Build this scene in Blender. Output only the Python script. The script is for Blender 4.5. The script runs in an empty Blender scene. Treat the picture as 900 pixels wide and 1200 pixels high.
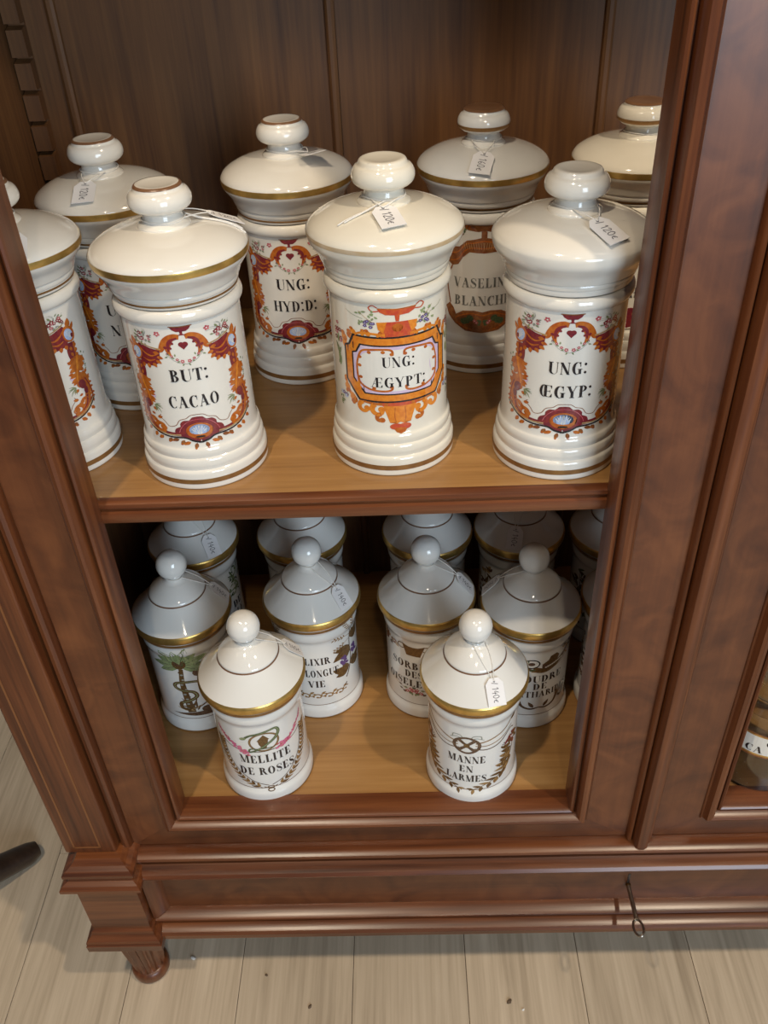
import bpy, bmesh, math, random
from math import sin, cos, pi, radians, hypot, atan2
from mathutils import Vector, Matrix
random.seed(7)
scene = bpy.context.scene
COL = scene.collection

# ------------------------------------------------------------------ camera
F_PX = 1032.65
CAM_POS = Vector((0.2841, -0.6262, 0.9356))
YAW, PITCH, ROLL = -0.0335, 0.6505, -0.0495
fw = Vector((sin(YAW)*cos(PITCH), cos(YAW)*cos(PITCH), -sin(PITCH)))
rt = Vector((cos(YAW), -sin(YAW), 0.0)); up = rt.cross(fw)
r2 = cos(ROLL)*rt + sin(ROLL)*up; u2 = -sin(ROLL)*rt + cos(ROLL)*up
cd = bpy.data.cameras.new('camera'); cam = bpy.data.objects.new('camera', cd); COL.objects.link(cam)
m = Matrix((r2, u2, -fw)).transposed().to_4x4(); m.translation = CAM_POS; cam.matrix_world = m
cd.sensor_fit = 'VERTICAL'; cd.sensor_height = 24.0; cd.lens = F_PX/1200*24.0
cd.clip_start = 0.02; cd.clip_end = 50
scene.camera = cam

# ------------------------------------------------------------------ world, lights, exposure
w = bpy.data.worlds.new('room_ambient'); scene.world = w; w.use_nodes = True
bg = w.node_tree.nodes['Background']; bg.inputs[0].default_value = (0.84, 0.88, 0.95, 1); bg.inputs[1].default_value = 0.14

def spot(name, loc, target, power, color, size=0.05, angle=70, blend=0.5):
    l = bpy.data.lights.new(name, 'SPOT'); l.energy = power; l.color = color
    l.spot_size = radians(angle); l.spot_blend = blend; l.shadow_soft_size = size
    o = bpy.data.objects.new(name, l); COL.objects.link(o); o.location = loc
    o.rotation_euler = (Vector(target)-Vector(loc)).to_track_quat('-Z', 'Y').to_euler(); return o
def area(name, loc, target, power, color, sx, sy):
    l = bpy.data.lights.new(name, 'AREA'); l.energy = power; l.color = color; l.shape = 'RECTANGLE'; l.size = sx; l.size_y = sy
    o = bpy.data.objects.new(name, l); COL.objects.link(o); o.location = loc
    o.rotation_euler = (Vector(target)-Vector(loc)).to_track_quat('-Z', 'Y').to_euler(); return o
WARM = (1.0, 0.83, 0.62)
spot('ceiling_spot_right', (1.35, -0.86, 2.6), (0.35, 0.05, 0.2), 125, WARM, 0.045)
spot('ceiling_spot_left', (-0.25, -0.92, 2.6), (0.25, 0.05, 0.2), 110, WARM, 0.045)
spot('ceiling_spot_far', (0.45, -1.9, 2.6), (0.3, 0.0, 0.3), 35, WARM, 0.05)
area('shop_window', (1.7, -3.2, 1.2), (0.4, 0.1, 0.3), 100, (0.70, 0.85, 1.0), 1.4, 2.0)
scene.view_settings.view_transform = 'Standard'; scene.view_settings.look = 'None'
scene.view_settings.gamma = 1.0; scene.view_settings.use_curve_mapping = False
scene.view_settings.exposure = -0.22

# ------------------------------------------------------------------ materials
def new_mat(name):
    mt = bpy.data.materials.new(name); mt.use_nodes = True
    return mt, mt.node_tree.nodes, mt.node_tree.links, mt.node_tree.nodes['Principled BSDF']
def plain(name, col, rough=0.4, metal=0.0, coat=0.0, noise=None, bump=0.0, nscale=60):
    mt, N, L, b = new_mat(name)
    b.inputs['Base Color'].default_value = (*col, 1); b.inputs['Roughness'].default_value = rough
    b.inputs['Metallic'].default_value = metal; b.inputs['Coat Weight'].default_value = coat; b.inputs['Coat Roughness'].default_value = 0.08
    if noise or bump:
        tc = N.new('ShaderNodeTexCoord'); nz = N.new('ShaderNodeTexNoise'); nz.inputs['Scale'].default_value = nscale; nz.inputs['Detail'].default_value = 4
        L.new(tc.outputs['Object'], nz.inputs['Vector'])
    if noise:
        rp = N.new('ShaderNodeValToRGB'); rp.color_ramp.elements[0].position = 0.35; rp.color_ramp.elements[1].position = 0.65
        rp.color_ramp.elements[0].color = (*col, 1); rp.color_ramp.elements[1].color = (*noise, 1)
        L.new(nz.outputs['Fac'], rp.inputs['Fac']); L.new(rp.outputs['Color'], b.inputs['Base Color'])
    if bump:
        bp = N.new('ShaderNodeBump'); bp.inputs['Strength'].default_value = bump; bp.inputs['Distance'].default_value = 0.002
        L.new(nz.outputs['Fac'], bp.inputs['Height']); L.new(bp.outputs['Normal'], b.inputs['Normal'])
    return mt
def wood(name, dark, mid, light, grain, rough=0.35, coat=0.2, fine=1.0, burl=0.0, bump=0.15, vary=0.15):
    """grain = axis index along which the fibres run"""
    mt, N, L, b = new_mat(name)
    tc = N.new('ShaderNodeTexCoord'); oi = N.new('ShaderNodeObjectInfo')
    off = N.new('ShaderNodeVectorMath'); off.operation = 'ADD'
    cmb = N.new('ShaderNodeCombineXYZ')
    mul = N.new('ShaderNodeMath'); mul.operation = 'MULTIPLY'; mul.inputs[1].default_value = 7.0
    L.new(oi.outputs['Random'], mul.inputs[0])
    for k in range(3): L.new(mul.outputs[0], cmb.inputs[k])
    L.new(tc.outputs['Object'], off.inputs[0]); L.new(cmb.outputs[0], off.inputs[1])
    mp = N.new('ShaderNodeMapping'); sc = [38.0*fine]*3; sc[grain] = 2.2*fine; mp.inputs['Scale'].default_value = sc
    L.new(off.outputs[0], mp.inputs['Vector'])
    n1 = N.new('ShaderNodeTexNoise'); n1.inputs['Scale'].default_value = 1.0; n1.inputs['Detail'].default_value = 7; n1.inputs['Roughness'].default_value = 0.62; n1.inputs['Distortion'].default_value = 0.4
    L.new(mp.outputs[0], n1.inputs['Vector'])
    mp2 = N.new('ShaderNodeMapping'); sc2 = [210.0*fine]*3; sc2[grain] = 7.0*fine; mp2.inputs['Scale'].default_value = sc2
    L.new(off.outputs[0], mp2.inputs['Vector'])
    n2 = N.new('ShaderNodeTexNoise'); n2.inputs['Scale'].default_value = 1.0; n2.inputs['Detail'].default_value = 3
    L.new(mp2.outputs[0], n2.inputs['Vector'])
    mx = N.new('ShaderNodeMix'); mx.data_type = 'FLOAT'; mx.inputs[0].default_value = 0.35
    L.new(n1.outputs['Fac'], mx.inputs[2]); L.new(n2.outputs['Fac'], mx.inputs[3])
    last = mx.outputs[0]
    if burl:
        n3 = N.new('ShaderNodeTexNoise'); n3.inputs['Scale'].default_value = 17; n3.inputs['Detail'].default_value = 6; n3.inputs['Distortion'].default_value = 1.6
        L.new(off.outputs[0], n3.inputs['Vector'])
        mb = N.new('ShaderNodeMix'); mb.data_type = 'FLOAT'; mb.inputs[0].default_value = burl
        L.new(last, mb.inputs[2]); L.new(n3.outputs['Fac'], mb.inputs[3]); last = mb.outputs[0]
    rp = N.new('ShaderNodeValToRGB'); e = rp.color_ramp.elements
    e[0].position = 0.30; e[0].color = (*dark, 1); e[1].position = 0.70; e[1].color = (*light, 1)
    q = e.new(0.5); q.color = (*mid, 1)
    L.new(last, rp.inputs['Fac'])
    hv = N.new('ShaderNodeHueSaturation')
    mr = N.new('ShaderNodeMapRange'); mr.inputs[3].default_value = 1-vary; mr.inputs[4].default_value = 1+vary
    L.new(oi.outputs['Random'], mr.inputs[0]); L.new(mr.outputs[0], hv.inputs['Value']); L.new(rp.outputs['Color'], hv.inputs['Color'])
    L.new(hv.outputs['Color'], b.inputs['Base Color'])
    b.inputs['Roughness'].default_value = rough; b.inputs['Coat Weight'].default_value = coat; b.inputs['Coat Roughness'].default_value = 0.25
    bp = N.new('ShaderNodeBump'); bp.inputs['Strength'].default_value = bump; bp.inputs['Distance'].default_value = 0.0015
    L.new(last, bp.inputs['Height']); L.new(bp.outputs['Normal'], b.inputs['Normal'])
    return mt
RD, RM, RL = (0.036, 0.0085, 0.003), (0.118, 0.034, 0.0105), (0.205, 0.067, 0.021)
M = {}
M['mah_x'] = wood('mahogany_along_x', RD, RM, RL, 0, 0.29, 0.2, vary=0.06)
M['mah_z'] = wood('mahogany_along_z', RD, RM, RL, 2, 0.36, 0.15, vary=0.06)
M['burl_x'] = wood('burl_veneer_x', (0.050, 0.0135, 0.0045), (0.112, 0.034, 0.0105), (0.180, 0.060, 0.019), 0, 0.40, 0.12, burl=0.55, bump=0.05, vary=0.05)
M['burl_z'] = wood('burl_veneer_z', (0.050, 0.0135, 0.0045), (0.112, 0.034, 0.0105), (0.180, 0.060, 0.019), 2, 0.40, 0.12, burl=0.55, bump=0.05, vary=0.05)
M['shelf'] = wood('golden_oak_shelf', (0.24, 0.115, 0.035), (0.35, 0.18, 0.058), (0.43, 0.235, 0.085), 0, 0.38, 0.2, vary=0.03)
M['back'] = wood('aged_oak_back', (0.050, 0.018, 0.0055), (0.105, 0.042, 0.0115), (0.155, 0.067, 0.019), 2, 0.6, 0.0, vary=0.08)
M['panel_edge'] = plain('panel_edge_shading', (0.20, 0.075, 0.024), 0.4)  # light and shade on a recessed panel's edges, put into flat line colour
M['plank'] = wood('limed_oak_plank', (0.34, 0.265, 0.185), (0.52, 0.42, 0.305), (0.65, 0.54, 0.405), 1, 0.5, 0.05, fine=0.8, vary=0.06, bump=0.08)
M['gap'] = plain('dark_joint', (0.10, 0.075, 0.05), 0.8, noise=(0.06, 0.045, 0.03))
M['walnut'] = wood('dark_walnut', (0.016, 0.009, 0.006), (0.03, 0.017, 0.011), (0.05, 0.028, 0.018), 0, 0.3, 0.3)
M['wall'] = plain('grey_plaster', (0.32, 0.32, 0.31), 0.8, noise=(0.28, 0.28, 0.27), bump=0.05, nscale=30)
M['skirting'] = plain('grey_skirting_paint', (0.25, 0.25, 0.245), 0.5, noise=(0.22, 0.22, 0.215))
M['porc'] = plain('ivory_porcelain', (0.755, 0.72, 0.65), 0.10, coat=0.5, noise=(0.73, 0.69, 0.615), nscale=18, bump=0.015)
M['porc_cream'] = plain('cream_porcelain', (0.765, 0.715, 0.605), 0.10, coat=0.5, noise=(0.735, 0.68, 0.565), nscale=18, bump=0.015)
M['porc_white'] = plain('white_porcelain', (0.755, 0.74, 0.70), 0.08, coat=0.6, noise=(0.735, 0.72, 0.675), nscale=18, bump=0.01)
M['gold'] = plain('burnished_gold', (0.78, 0.52, 0.16), 0.30, metal=0.85, noise=(0.62, 0.39, 0.11), nscale=90)
M['gold_dull'] = plain('worn_gold', (0.34, 0.18, 0.06), 0.4, metal=0.5, noise=(0.26, 0.13, 0.045), nscale=90)
M['gold_faint'] = plain('rubbed_gold', (0.62, 0.50, 0.36), 0.25, metal=0.2, noise=(0.55, 0.40, 0.22), nscale=70)
M['brownline'] = plain('brown_line', (0.16, 0.075, 0.035), 0.3, noise=(0.20, 0.10, 0.05))
M['orange'] = plain('orange_enamel', (0.52, 0.155, 0.022), 0.15, coat=0.5, noise=(0.40, 0.085, 0.012), nscale=260)
M['lorange'] = plain('light_orange_enamel', (0.74, 0.255, 0.025), 0.15, coat=0.5, noise=(0.62, 0.175, 0.015), nscale=260)
M['brown'] = plain('brown_enamel', (0.30, 0.115, 0.035), 0.15, coat=0.5, noise=(0.20, 0.06, 0.02), nscale=260)
M['burg'] = plain('burgundy_enamel', (0.24, 0.028, 0.028), 0.15, coat=0.5, noise=(0.15, 0.018, 0.03), nscale=300)
M['red'] = plain('red_enamel', (0.50, 0.06, 0.03), 0.15, coat=0.5, noise=(0.58, 0.11, 0.03), nscale=260)
M['rose'] = plain('rose_enamel', (0.42, 0.05, 0.08), 0.15, coat=0.5, noise=(0.55, 0.17, 0.17), nscale=500)
M['pink'] = plain('pink_enamel', (0.58, 0.07, 0.20), 0.15, coat=0.5, noise=(0.66, 0.22, 0.33), nscale=500)
M['blue'] = plain('blue_enamel', (0.30, 0.42, 0.66), 0.15, coat=0.5, noise=(0.46, 0.56, 0.74), nscale=400)
M['lilac'] = plain('lilac_enamel', (0.60, 0.46, 0.62), 0.15, coat=0.5, noise=(0.66, 0.54, 0.66), nscale=120)
M['green'] = plain('green_enamel', (0.16, 0.20, 0.09), 0.15, coat=0.5, noise=(0.28, 0.31, 0.17), nscale=500)
M['lgreen'] = plain('light_green_enamel', (0.30, 0.36, 0.17), 0.15, coat=0.5, noise=(0.20, 0.27, 0.12), nscale=300)
M['snake'] = plain('snake_green_enamel', (0.05, 0.085, 0.04), 0.15, coat=0.5, noise=(0.10, 0.13, 0.06), nscale=600)
M['grey'] = plain('grey_green_enamel', (0.36, 0.36, 0.30), 0.15, coat=0.5, noise=(0.26, 0.27, 0.23), nscale=500)
M['tan'] = plain('tan_enamel', (0.47, 0.32, 0.16), 0.15, coat=0.5, noise=(0.38, 0.23, 0.10), nscale=300)
M['bronze'] = plain('bronze_print', (0.21, 0.12, 0.045), 0.22, metal=0.3, noise=(0.13, 0.07, 0.028), nscale=300)
M['ltbronze'] = plain('light_bronze_print', (0.40, 0.25, 0.10), 0.22, metal=0.3, noise=(0.32, 0.18, 0.07), nscale=300)
M['sepia'] = plain('sepia_print', (0.085, 0.045, 0.026), 0.2, noise=(0.14, 0.08, 0.045), nscale=300)
M['purple'] = plain('purple_enamel', (0.10, 0.045, 0.16), 0.15, noise=(0.15, 0.08, 0.22), nscale=500)
M['black'] = plain('black_enamel', (0.016, 0.013, 0.014), 0.2, coat=0.3, noise=(0.028, 0.022, 0.022), nscale=300)
M['greyink'] = plain('faded_black_enamel', (0.12, 0.12, 0.11), 0.25, noise=(0.23, 0.23, 0.215), nscale=260)
M['white'] = plain('white_enamel', (0.76, 0.73, 0.66), 0.12, coat=0.5, noise=(0.73, 0.70, 0.63))
M['card'] = plain('white_card', (0.80, 0.78, 0.77), 0.55, noise=(0.77, 0.75, 0.74), nscale=40)
M['ink'] = plain('pen_ink', (0.10, 0.09, 0.10), 0.5, noise=(0.14, 0.13, 0.14))
M['thread'] = plain('white_thread', (0.78, 0.75, 0.70), 0.7, noise=(0.7, 0.67, 0.62), nscale=800)
M['steel'] = plain('worn_steel', (0.42, 0.38, 0.33), 0.32, metal=1.0, noise=(0.30, 0.25, 0.20), nscale=120)
M['brass'] = plain('aged_brass', (0.30, 0.19, 0.07), 0.35, metal=1.0, noise=(0.20, 0.12, 0.05), nscale=120)
M['crumb'] = plain('brown_crumb', (0.09, 0.06, 0.04), 0.9, noise=(0.15, 0.10, 0.06), nscale=300)
M['paper'] = plain('paper_scrap', (0.8, 0.79, 0.76), 0.8, noise=(0.74, 0.73, 0.70))
mt, N, L, b = new_mat('clear_glass'); b.inputs['Transmission Weight'].default_value = 1.0; b.inputs['Roughness'].default_value = 0.02; b.inputs['IOR'].default_value = 1.48
b.inputs['Base Color'].default_value = (0.96, 0.97, 0.95, 1); M['glass'] = mt

# ------------------------------------------------------------------ mesh helpers
def link(name, me, mat, parent=None, smooth=False, angle=40):
    o = bpy.data.objects.new(name, me); COL.objects.link(o)
    if mat is not None and not me.materials: me.materials.append(M[mat])
    if smooth:
        for p in me.polygons: p.use_smooth = True
        me.set_sharp_from_angle(angle=radians(angle))
    if parent is not None:
        o.parent = parent
    return o
def mesh(name, V, Fc):
    me = bpy.data.meshes.new(name); me.from_pydata(V, [], Fc)
    bm = bmesh.new(); bm.from_mesh(me); bmesh.ops.recalc_face_normals(bm, faces=bm.faces); bm.to_mesh(me); bm.free(); me.update(); return me
def boxm(name, x0, x1, y0, y1, z0, z1, bev=0.0):
    bm = bmesh.new(); bmesh.ops.create_cube(bm, size=1)
    for v in bm.verts: v.co = Vector(((x0+x1)/2+v.co.x*(x1-x0), (y0+y1)/2+v.co.y*(y1-y0), (z0+z1)/2+v.co.z*(z1-z0)))
    if bev: bmesh.ops.bevel(bm, geom=bm.edges[:], offset=bev, segments=2, affect='EDGES', profile=0.5)
    me = bpy.data.meshes.new(name); bm.to_mesh(me); bm.free(); return me
def lathe(name, prof, n=72):
    """closed profile list of (r,z); r=0 ends become poles"""
    V = []; Fc = []; rings = []
    for r, z in prof:
        if r < 1e-6: V.append((0, 0, z)); rings.append([len(V)-1])
        else:
            rings.append(list(range(len(V), len(V)+n)))
            V += [(r*cos(2*pi*k/n), r*sin(2*pi*k/n), z) for k in range(n)]
    for a, b in zip(rings, rings[1:]):
        for k in range(n):
            k2 = (k+1) % n
            if len(a) == 1 and len(b) == 1: continue
            if len(a) == 1: Fc.append((a[0], b[k], b[k2]))
            elif len(b) == 1: Fc.append((a[k], b[0], a[k2]))
            else: Fc.append((a[k], b[k], b[k2], a[k2]))
    return mesh(name, V, Fc)
def smoothprof(pts, sub=3):
    """Catmull-Rom refinement of a (r,z) profile; a point with third item 1 is a corner"""
    out = []
    P = [(p[0], p[1]) for p in pts]; C = [len(p) > 2 for p in pts]
    for i in range(len(P)-1):
        p1, p2 = P[i], P[i+1]
        p0 = P[i-1] if i > 0 and not C[i] else (2*p1[0]-p2[0], 2*p1[1]-p2[1])
        p3 = P[i+2] if i+2 < len(P) and not C[i+1] else (2*p2[0]-p1[0], 2*p2[1]-p1[1])
        for k in range(sub):
            t = k/sub
            out.append(tuple(0.5*((2*b)+(-a+c)*t+(2*a-5*b+4*c-d)*t*t+(-a+3*b-3*c+d)*t**3) for a, b, c, d in zip(p0, p1, p2, p3)))
    out.append(P[-1]); return [(max(0.0, r), z) for r, z in out]
def tube(name, pts, rad, n=8, closed=False):
    pts = [Vector(p) for p in pts]; m_ = len(pts); V = []; Fc = []
    nrm = None
    for i, p in enumerate(pts):
        a = pts[i-1] if (i > 0 or closed) else p; b = pts[(i+1) % m_] if (i < m_-1 or closed) else p
        t = (b-a).normalized()
        if nrm is None: nrm = t.orthogonal().normalized()
        nrm = (nrm - nrm.dot(t)*t).normalized(); bi = t.cross(nrm)
        r = rad(i/(m_-1)) if callable(rad) else rad
        V += [tuple(p + r*(cos(2*pi*k/n)*nrm + sin(2*pi*k/n)*bi)) for k in range(n)]
    for i in range(m_ if closed else m_-1):
        j = (i+1) % m_
        for k in range(n): Fc.append((i*n+k, i*n+(k+1) % n, j*n+(k+1) % n, j*n+k))
    if not closed: Fc += [tuple(range(n)), tuple(range((m_-1)*n, m_*n))]
    return mesh(name, V, Fc)
def sweep_x(name, prof, x0, x1):
    """closed (y,z) profile extruded along x"""
    n = len(prof); V = [(x0, y, z) for y, z in prof]+[(x1, y, z) for y, z in prof]
    Fc = [(i, (i+1) % n, n+(i+1) % n, n+i) for i in range(n)]+[tuple(range(n)), tuple(range(n, 2*n))]
    return mesh(name, V, Fc)
def sweep_z(name, prof, z0, z1):
    n = len(prof); V = [(x, y, z0) for x, y in prof]+[(x, y, z1) for x, y in prof]
    Fc = [(i, (i+1) % n, n+(i+1) % n, n+i) for i in range(n)]+[tuple(range(n)), tuple(range(n, 2*n))]
    return mesh(name, V, Fc)
def stack_rect(name, x0, x1, yf, yb, prof):
    """rectangular block whose front and sides follow (offset,z) steps, mitred at the corners"""
    V = []; Fc = []
    for o, z in prof: V += [(x0-o, yf-o, z), (x1+o, yf-o, z), (x1+o, yb, z), (x0-o, yb, z)]
    for i in range(len(prof)-1):
        for k in range(4): Fc.append((4*i+k, 4*i+(k+1) % 4, 4*i+4+(k+1) % 4, 4*i+4+k))
    Fc += [(0, 1, 2, 3), tuple(range(4*len(prof)-4, 4*len(prof)))]
    return mesh(name, V, Fc)
def frame_side(name, rect, prof, side):
    """one mitred side of a frame around rect=(x0,x1,z0,z1); prof = closed list of (distance outward, y)"""
    x0, x1, z0, z1 = rect; n = len(prof); A = []; B = []
    for d, y in prof:
        if side == 'left': A.append((x0-d, y, z0-d)); B.append((x0-d, y, z1+d))
        if side == 'right': A.append((x1+d, y, z0-d)); B.append((x1+d, y, z1+d))
        if side == 'bottom': A.append((x0-d, y, z0-d)); B.append((x1+d, y, z0-d))
        if side == 'top': A.append((x0-d, y, z1+d)); B.append((x1+d, y, z1+d))
    Fc = [(i, (i+1) % n, n+(i+1) % n, n+i) for i in range(n)]+[tuple(range(n)), tuple(range(n, 2*n))]
    return mesh(name, A+B, Fc)
def empty(name, loc, rz=0.0):
    o = bpy.data.objects.new(name, None); COL.objects.link(o); o.location = loc; o.rotation_euler = (0, 0, rz); o.empty_display_size = 0.02; return o
def tag(o, label, cat, group=None):
    o['label'] = label; o['category'] = cat
    if group: o['group'] = group
    return o

# ------------------------------------------------------------------ room
ZF = -0.38
fl = link('floor', boxm('floor', -1.6, 2.2, -1.6, 0.56, ZF-0.05, ZF-0.0015), 'gap'); fl['kind'] = 'structure'
pw = 0.165
for k in range(-9, 13):
    xa = 0.02+pw*k
    yy = -1.6 - random.uniform(0.1, 1.1)
    while yy < 0.56:
        y0, y1 = max(yy, -1.6), min(yy+1.2, 0.56)
        if y1-y0 > 0.02:
            o = link('plank', boxm('plank', xa+0.0004, xa+pw-0.0004, y0+0.0004, y1-0.0004, ZF-0.012, ZF, 0.0006), 'plank', fl)
        yy += 1.2
wl = link('wall_back', boxm('wall_back', -1.6, 2.2, 0.56, 0.66, ZF, 2.4), 'wall'); wl['kind'] = 'structure'
bb = link('baseboard_back', boxm('baseboard_back', -1.6, 2.2, 0.545, 0.56, ZF, ZF+0.09, 0.003), 'skirting'); bb['kind'] = 'structure'

# ------------------------------------------------------------------ cabinet
CX = 0.56                        # centre line (meeting stiles)
XL, XR = -0.152, 2*CX+0.152      # outer faces
TOPZ = 1.36
cab = empty('display_cabinet', (CX, 0.21, ZF))
tag(cab, 'carved red-brown mahogany display cabinet with open door frames, fluted foot and two shelves of jars', 'cabinet')
def cp(name, me, mat, smooth=False, parent=None, angle=35):
    o = link(name, me, mat, None, smooth, angle)
    o.parent = parent or cab
    base = cab.location
    if parent is None: o.matrix_parent_inverse = Matrix.Translation(-base)
    return o
YB = 0.45
# carcass
for x0, x1 in ((XL+0.004, XL+0.019), (XR-0.019, XR-0.004)):
    cp('side_panel', boxm('side_panel', x0, x1, 0.02, YB+0.015, -0.235, 1.52), 'back')
# back: frame-and-panel boards running vertically
edges = [XL+0.019, -0.082, 0.216, 0.517, 0.82, 1.12, XR-0.019]
for a, b_ in zip(edges, edges[1:]):
    cp('back_board', boxm('back_board', a+0.0015, b_-0.0015, YB, YB+0.012, -0.02, 1.50, 0.002), 'back')
for e in edges[1:-1]:
    cp('back_bead', sweep_z('back_bead', [(e-0.006, YB+0.001), (e-0.005, YB-0.004), (e-0.002, YB-0.006), (e+0.002, YB-0.006), (e+0.005, YB-0.004), (e+0.006, YB+0.001)], -0.004, 1.50), 'back')
cp('cabinet_floor', boxm('cabinet_floor', XL+0.019, XR-0.019, 0.026, YB, -0.024, -0.004), 'shelf')
cp('cabinet_top', boxm('cabinet_top', XL-0.01, XR+0.01, -0.01, YB+0.02, 1.50, 1.56), 'mah_x')
ZS = 0.4573
sh = cp('shelf', boxm('shelf', XL+0.021, XR-0.021, 0.037, YB-0.001, ZS-0.024, ZS), 'shelf')
edge = [(0.040, ZS), (0.033, ZS-0.0005), (0.029, ZS-0.003), (0.0285, ZS-0.007), (0.031, ZS-0.010), (0.0315, ZS-0.012), (0.028, ZS-0.0135), (0.027, ZS-0.019), (0.029, ZS-0.0245), (0.040, ZS-0.026)]
cp('shelf_lipping', sweep_x('shelf_lipping', edge, XL+0.021, XR-0.021), 'mah_x', True)
# notched shelf racks in the back corner
for xr in (-0.131, XR-0.021-0.020):
    z = -0.004
    prof = []
    zz = [z0 for z0 in [0.663+0.0325*k for k in range(-18, 30)] if ZS+0.02 < z0 < 1.42]
    pts = [(YB-0.016, ZS)]
    for z0 in zz: pts += [(YB-0.016, z0-0.003), (YB-0.004, z0), (YB-0.004, z0+0.003), (YB-0.016, z0+0.003)]
    pts += [(YB-0.016, 1.45), (YB, 1.45), (YB, ZS)]
    V = []; n = len(pts)
    cp('shelf_rack', sweep_x('shelf_rack', pts, xr, xr+0.018), 'back')

# doors: opening rectangles
OPL = (-0.003, 0.468, 0.0, TOPZ)
OPR = (2*CX-0.468, 2*CX+0.003, 0.0, TOPZ)
mould = [(0, 0.030), (0, 0.004), (0.0015, 0.0005), (0.0035, -0.0008), (0.0055, 0.001), (0.0065, 0.0060), (0.0078, 0.0060), (0.0088, -0.002), (0.0120, -0.0068), (0.0150, -0.0078), (0.0185, -0.0062), (0.0205, -0.001), (0.0215, 0.0015), (0.0228, 0.0010), (0.0238, 0.0022), (0.024, 0.0055), (0.024, 0.030)]
for di, op in enumerate((OPL, OPR)):
    hinge_left = di == 0
    outer = 0.082 if True else 0
    x_out = -0.085 if hinge_left else 2*CX+0.085
    meet = CX-0.0105 if hinge_left else CX+0.0105
    x0, x1, z0, z1 = op
    # door core: slab frame built as four boxes joined
    bm = bmesh.new()
    def addbox(a0, a1, c0, c1):
        r = bmesh.ops.create_cube(bm, size=1)
        for v in r['verts']: v.co = Vector(((a0+a1)/2+v.co.x*(a1-a0), 0.018+v.co.y*0.022, (c0+c1)/2+v.co.z*(c1-c0)))
    xa, xb = min(x_out, meet), max(x_out, meet)
    addbox(xa+0.001, x0-0.005, z0-0.0595, z1+0.0595); addbox(x1+0.005, xb-0.001, z0-0.0595, z1+0.0595)
    addbox(x0-0.005, x1+0.005, z0-0.0595, z0-0.005); addbox(x0-0.005, x1+0.005, z1+0.005, z1+0.0595)
    me = bpy.data.meshes.new('door'); bm.to_mesh(me); bm.free()
    door = cp('door', me, 'mah_z')
    def dp(name, me, mat, smooth=False, angle=35):
        o = link(name, me, mat, door, smooth, angle); return o
    for s, mat in (('left', 'mah_z'), ('right', 'mah_z'), ('bottom', 'mah_x'), ('top', 'mah_x')):
        dp('inner_moulding', frame_side('inner_moulding', op, mould, s), mat, True, 30)
    # flat veneered bands, mitred
    dl, dr = x0-xa, xb-x1           # stile widths
    wl_, wr_ = (dl-0.013, dr-0.006) if hinge_left else (dl-0.006, dr-0.013)
    zb, zt = z0-0.060, z1+0.060
    hb = 0.060
    def band(name, P, mat):
        V = [(x, 0.0035, z) for x, z in P]+[(x, 0.0085, z) for x, z in P]; n = len(P)
        Fc = [tuple(range(n)), tuple(range(n, 2*n))]+[(i, (i+1) % n, n+(i+1) % n, n+i) for i in range(n)]
        dp(name, mesh(name, V, Fc), mat)
    d = 0.0235
    band('stile', [(x0-d, z0-d), (x0-wl_, zb), (x0-wl_, zt), (x0-d, z1+d)], 'burl_z')
    band('stile', [(x1+d, z0-d), (x1+wr_, zb), (x1+wr_, zt), (x1+d, z1+d)], 'burl_z')
    band('rail', [(x0-d-0.0004, z0-d), (x1+d+0.0004, z0-d), (x1+wr_-0.0006, zb), (x0-wl_+0.0006, zb)], 'burl_x')
    band('rail', [(x0-d-0.0004, z1+d), (x1+d+0.0004, z1+d), (x1+wr_-0.0006, zt), (x0-wl_+0.0006, zt)], 'burl_x')
    # hinge-side bead
    s = 1 if hinge_left else -1
    e0 = x_out
    bead = [(e0, 0.02), (e0, -0.002), (e0+s*0.002, -0.0055), (e0+s*0.006, -0.0065), (e0+s*0.0095, -0.0045), (e0+s*0.0112, 0.000), (e0+s*0.0116, 0.005), (e0+s*0.0128, 0.005), (e0+s*0.0128, 0.02)]
    dp('edge_bead', sweep_z('edge_bead', bead, zb, zt), 'mah_z', True)
# astragal over the meeting line (carried by the left door)
ast = [(-0.0165, 0.008), (-0.0165, 0.000), (-0.0150, -0.004), (-0.0132, -0.0055), (-0.0118, -0.0045), (-0.0112, 0.002), (-0.0096, 0.002), (-0.0088, -0.010), (-0.006, -0.0145), (-0.002, -0.0160), (0.003, -0.0160), (0.0065, -0.014), (0.0082, -0.009), (0.0088, 0.001), (0.0102, 0.001), (0.0108, -0.005), (0.0125, -0.0045), (0.0135, 0.0), (0.0135, 0.008)]
cp('astragal', sweep_z('astragal', [(CX+a, y) for a, y in ast], -0.0605, TOPZ+0.06), 'mah_z', True, angle=30)
cp('head_rail', boxm('head_rail', XL+0.06, XR-0.06, 0.0, 0.03, TOPZ+0.0605, 1.50), 'mah_x')

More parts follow.
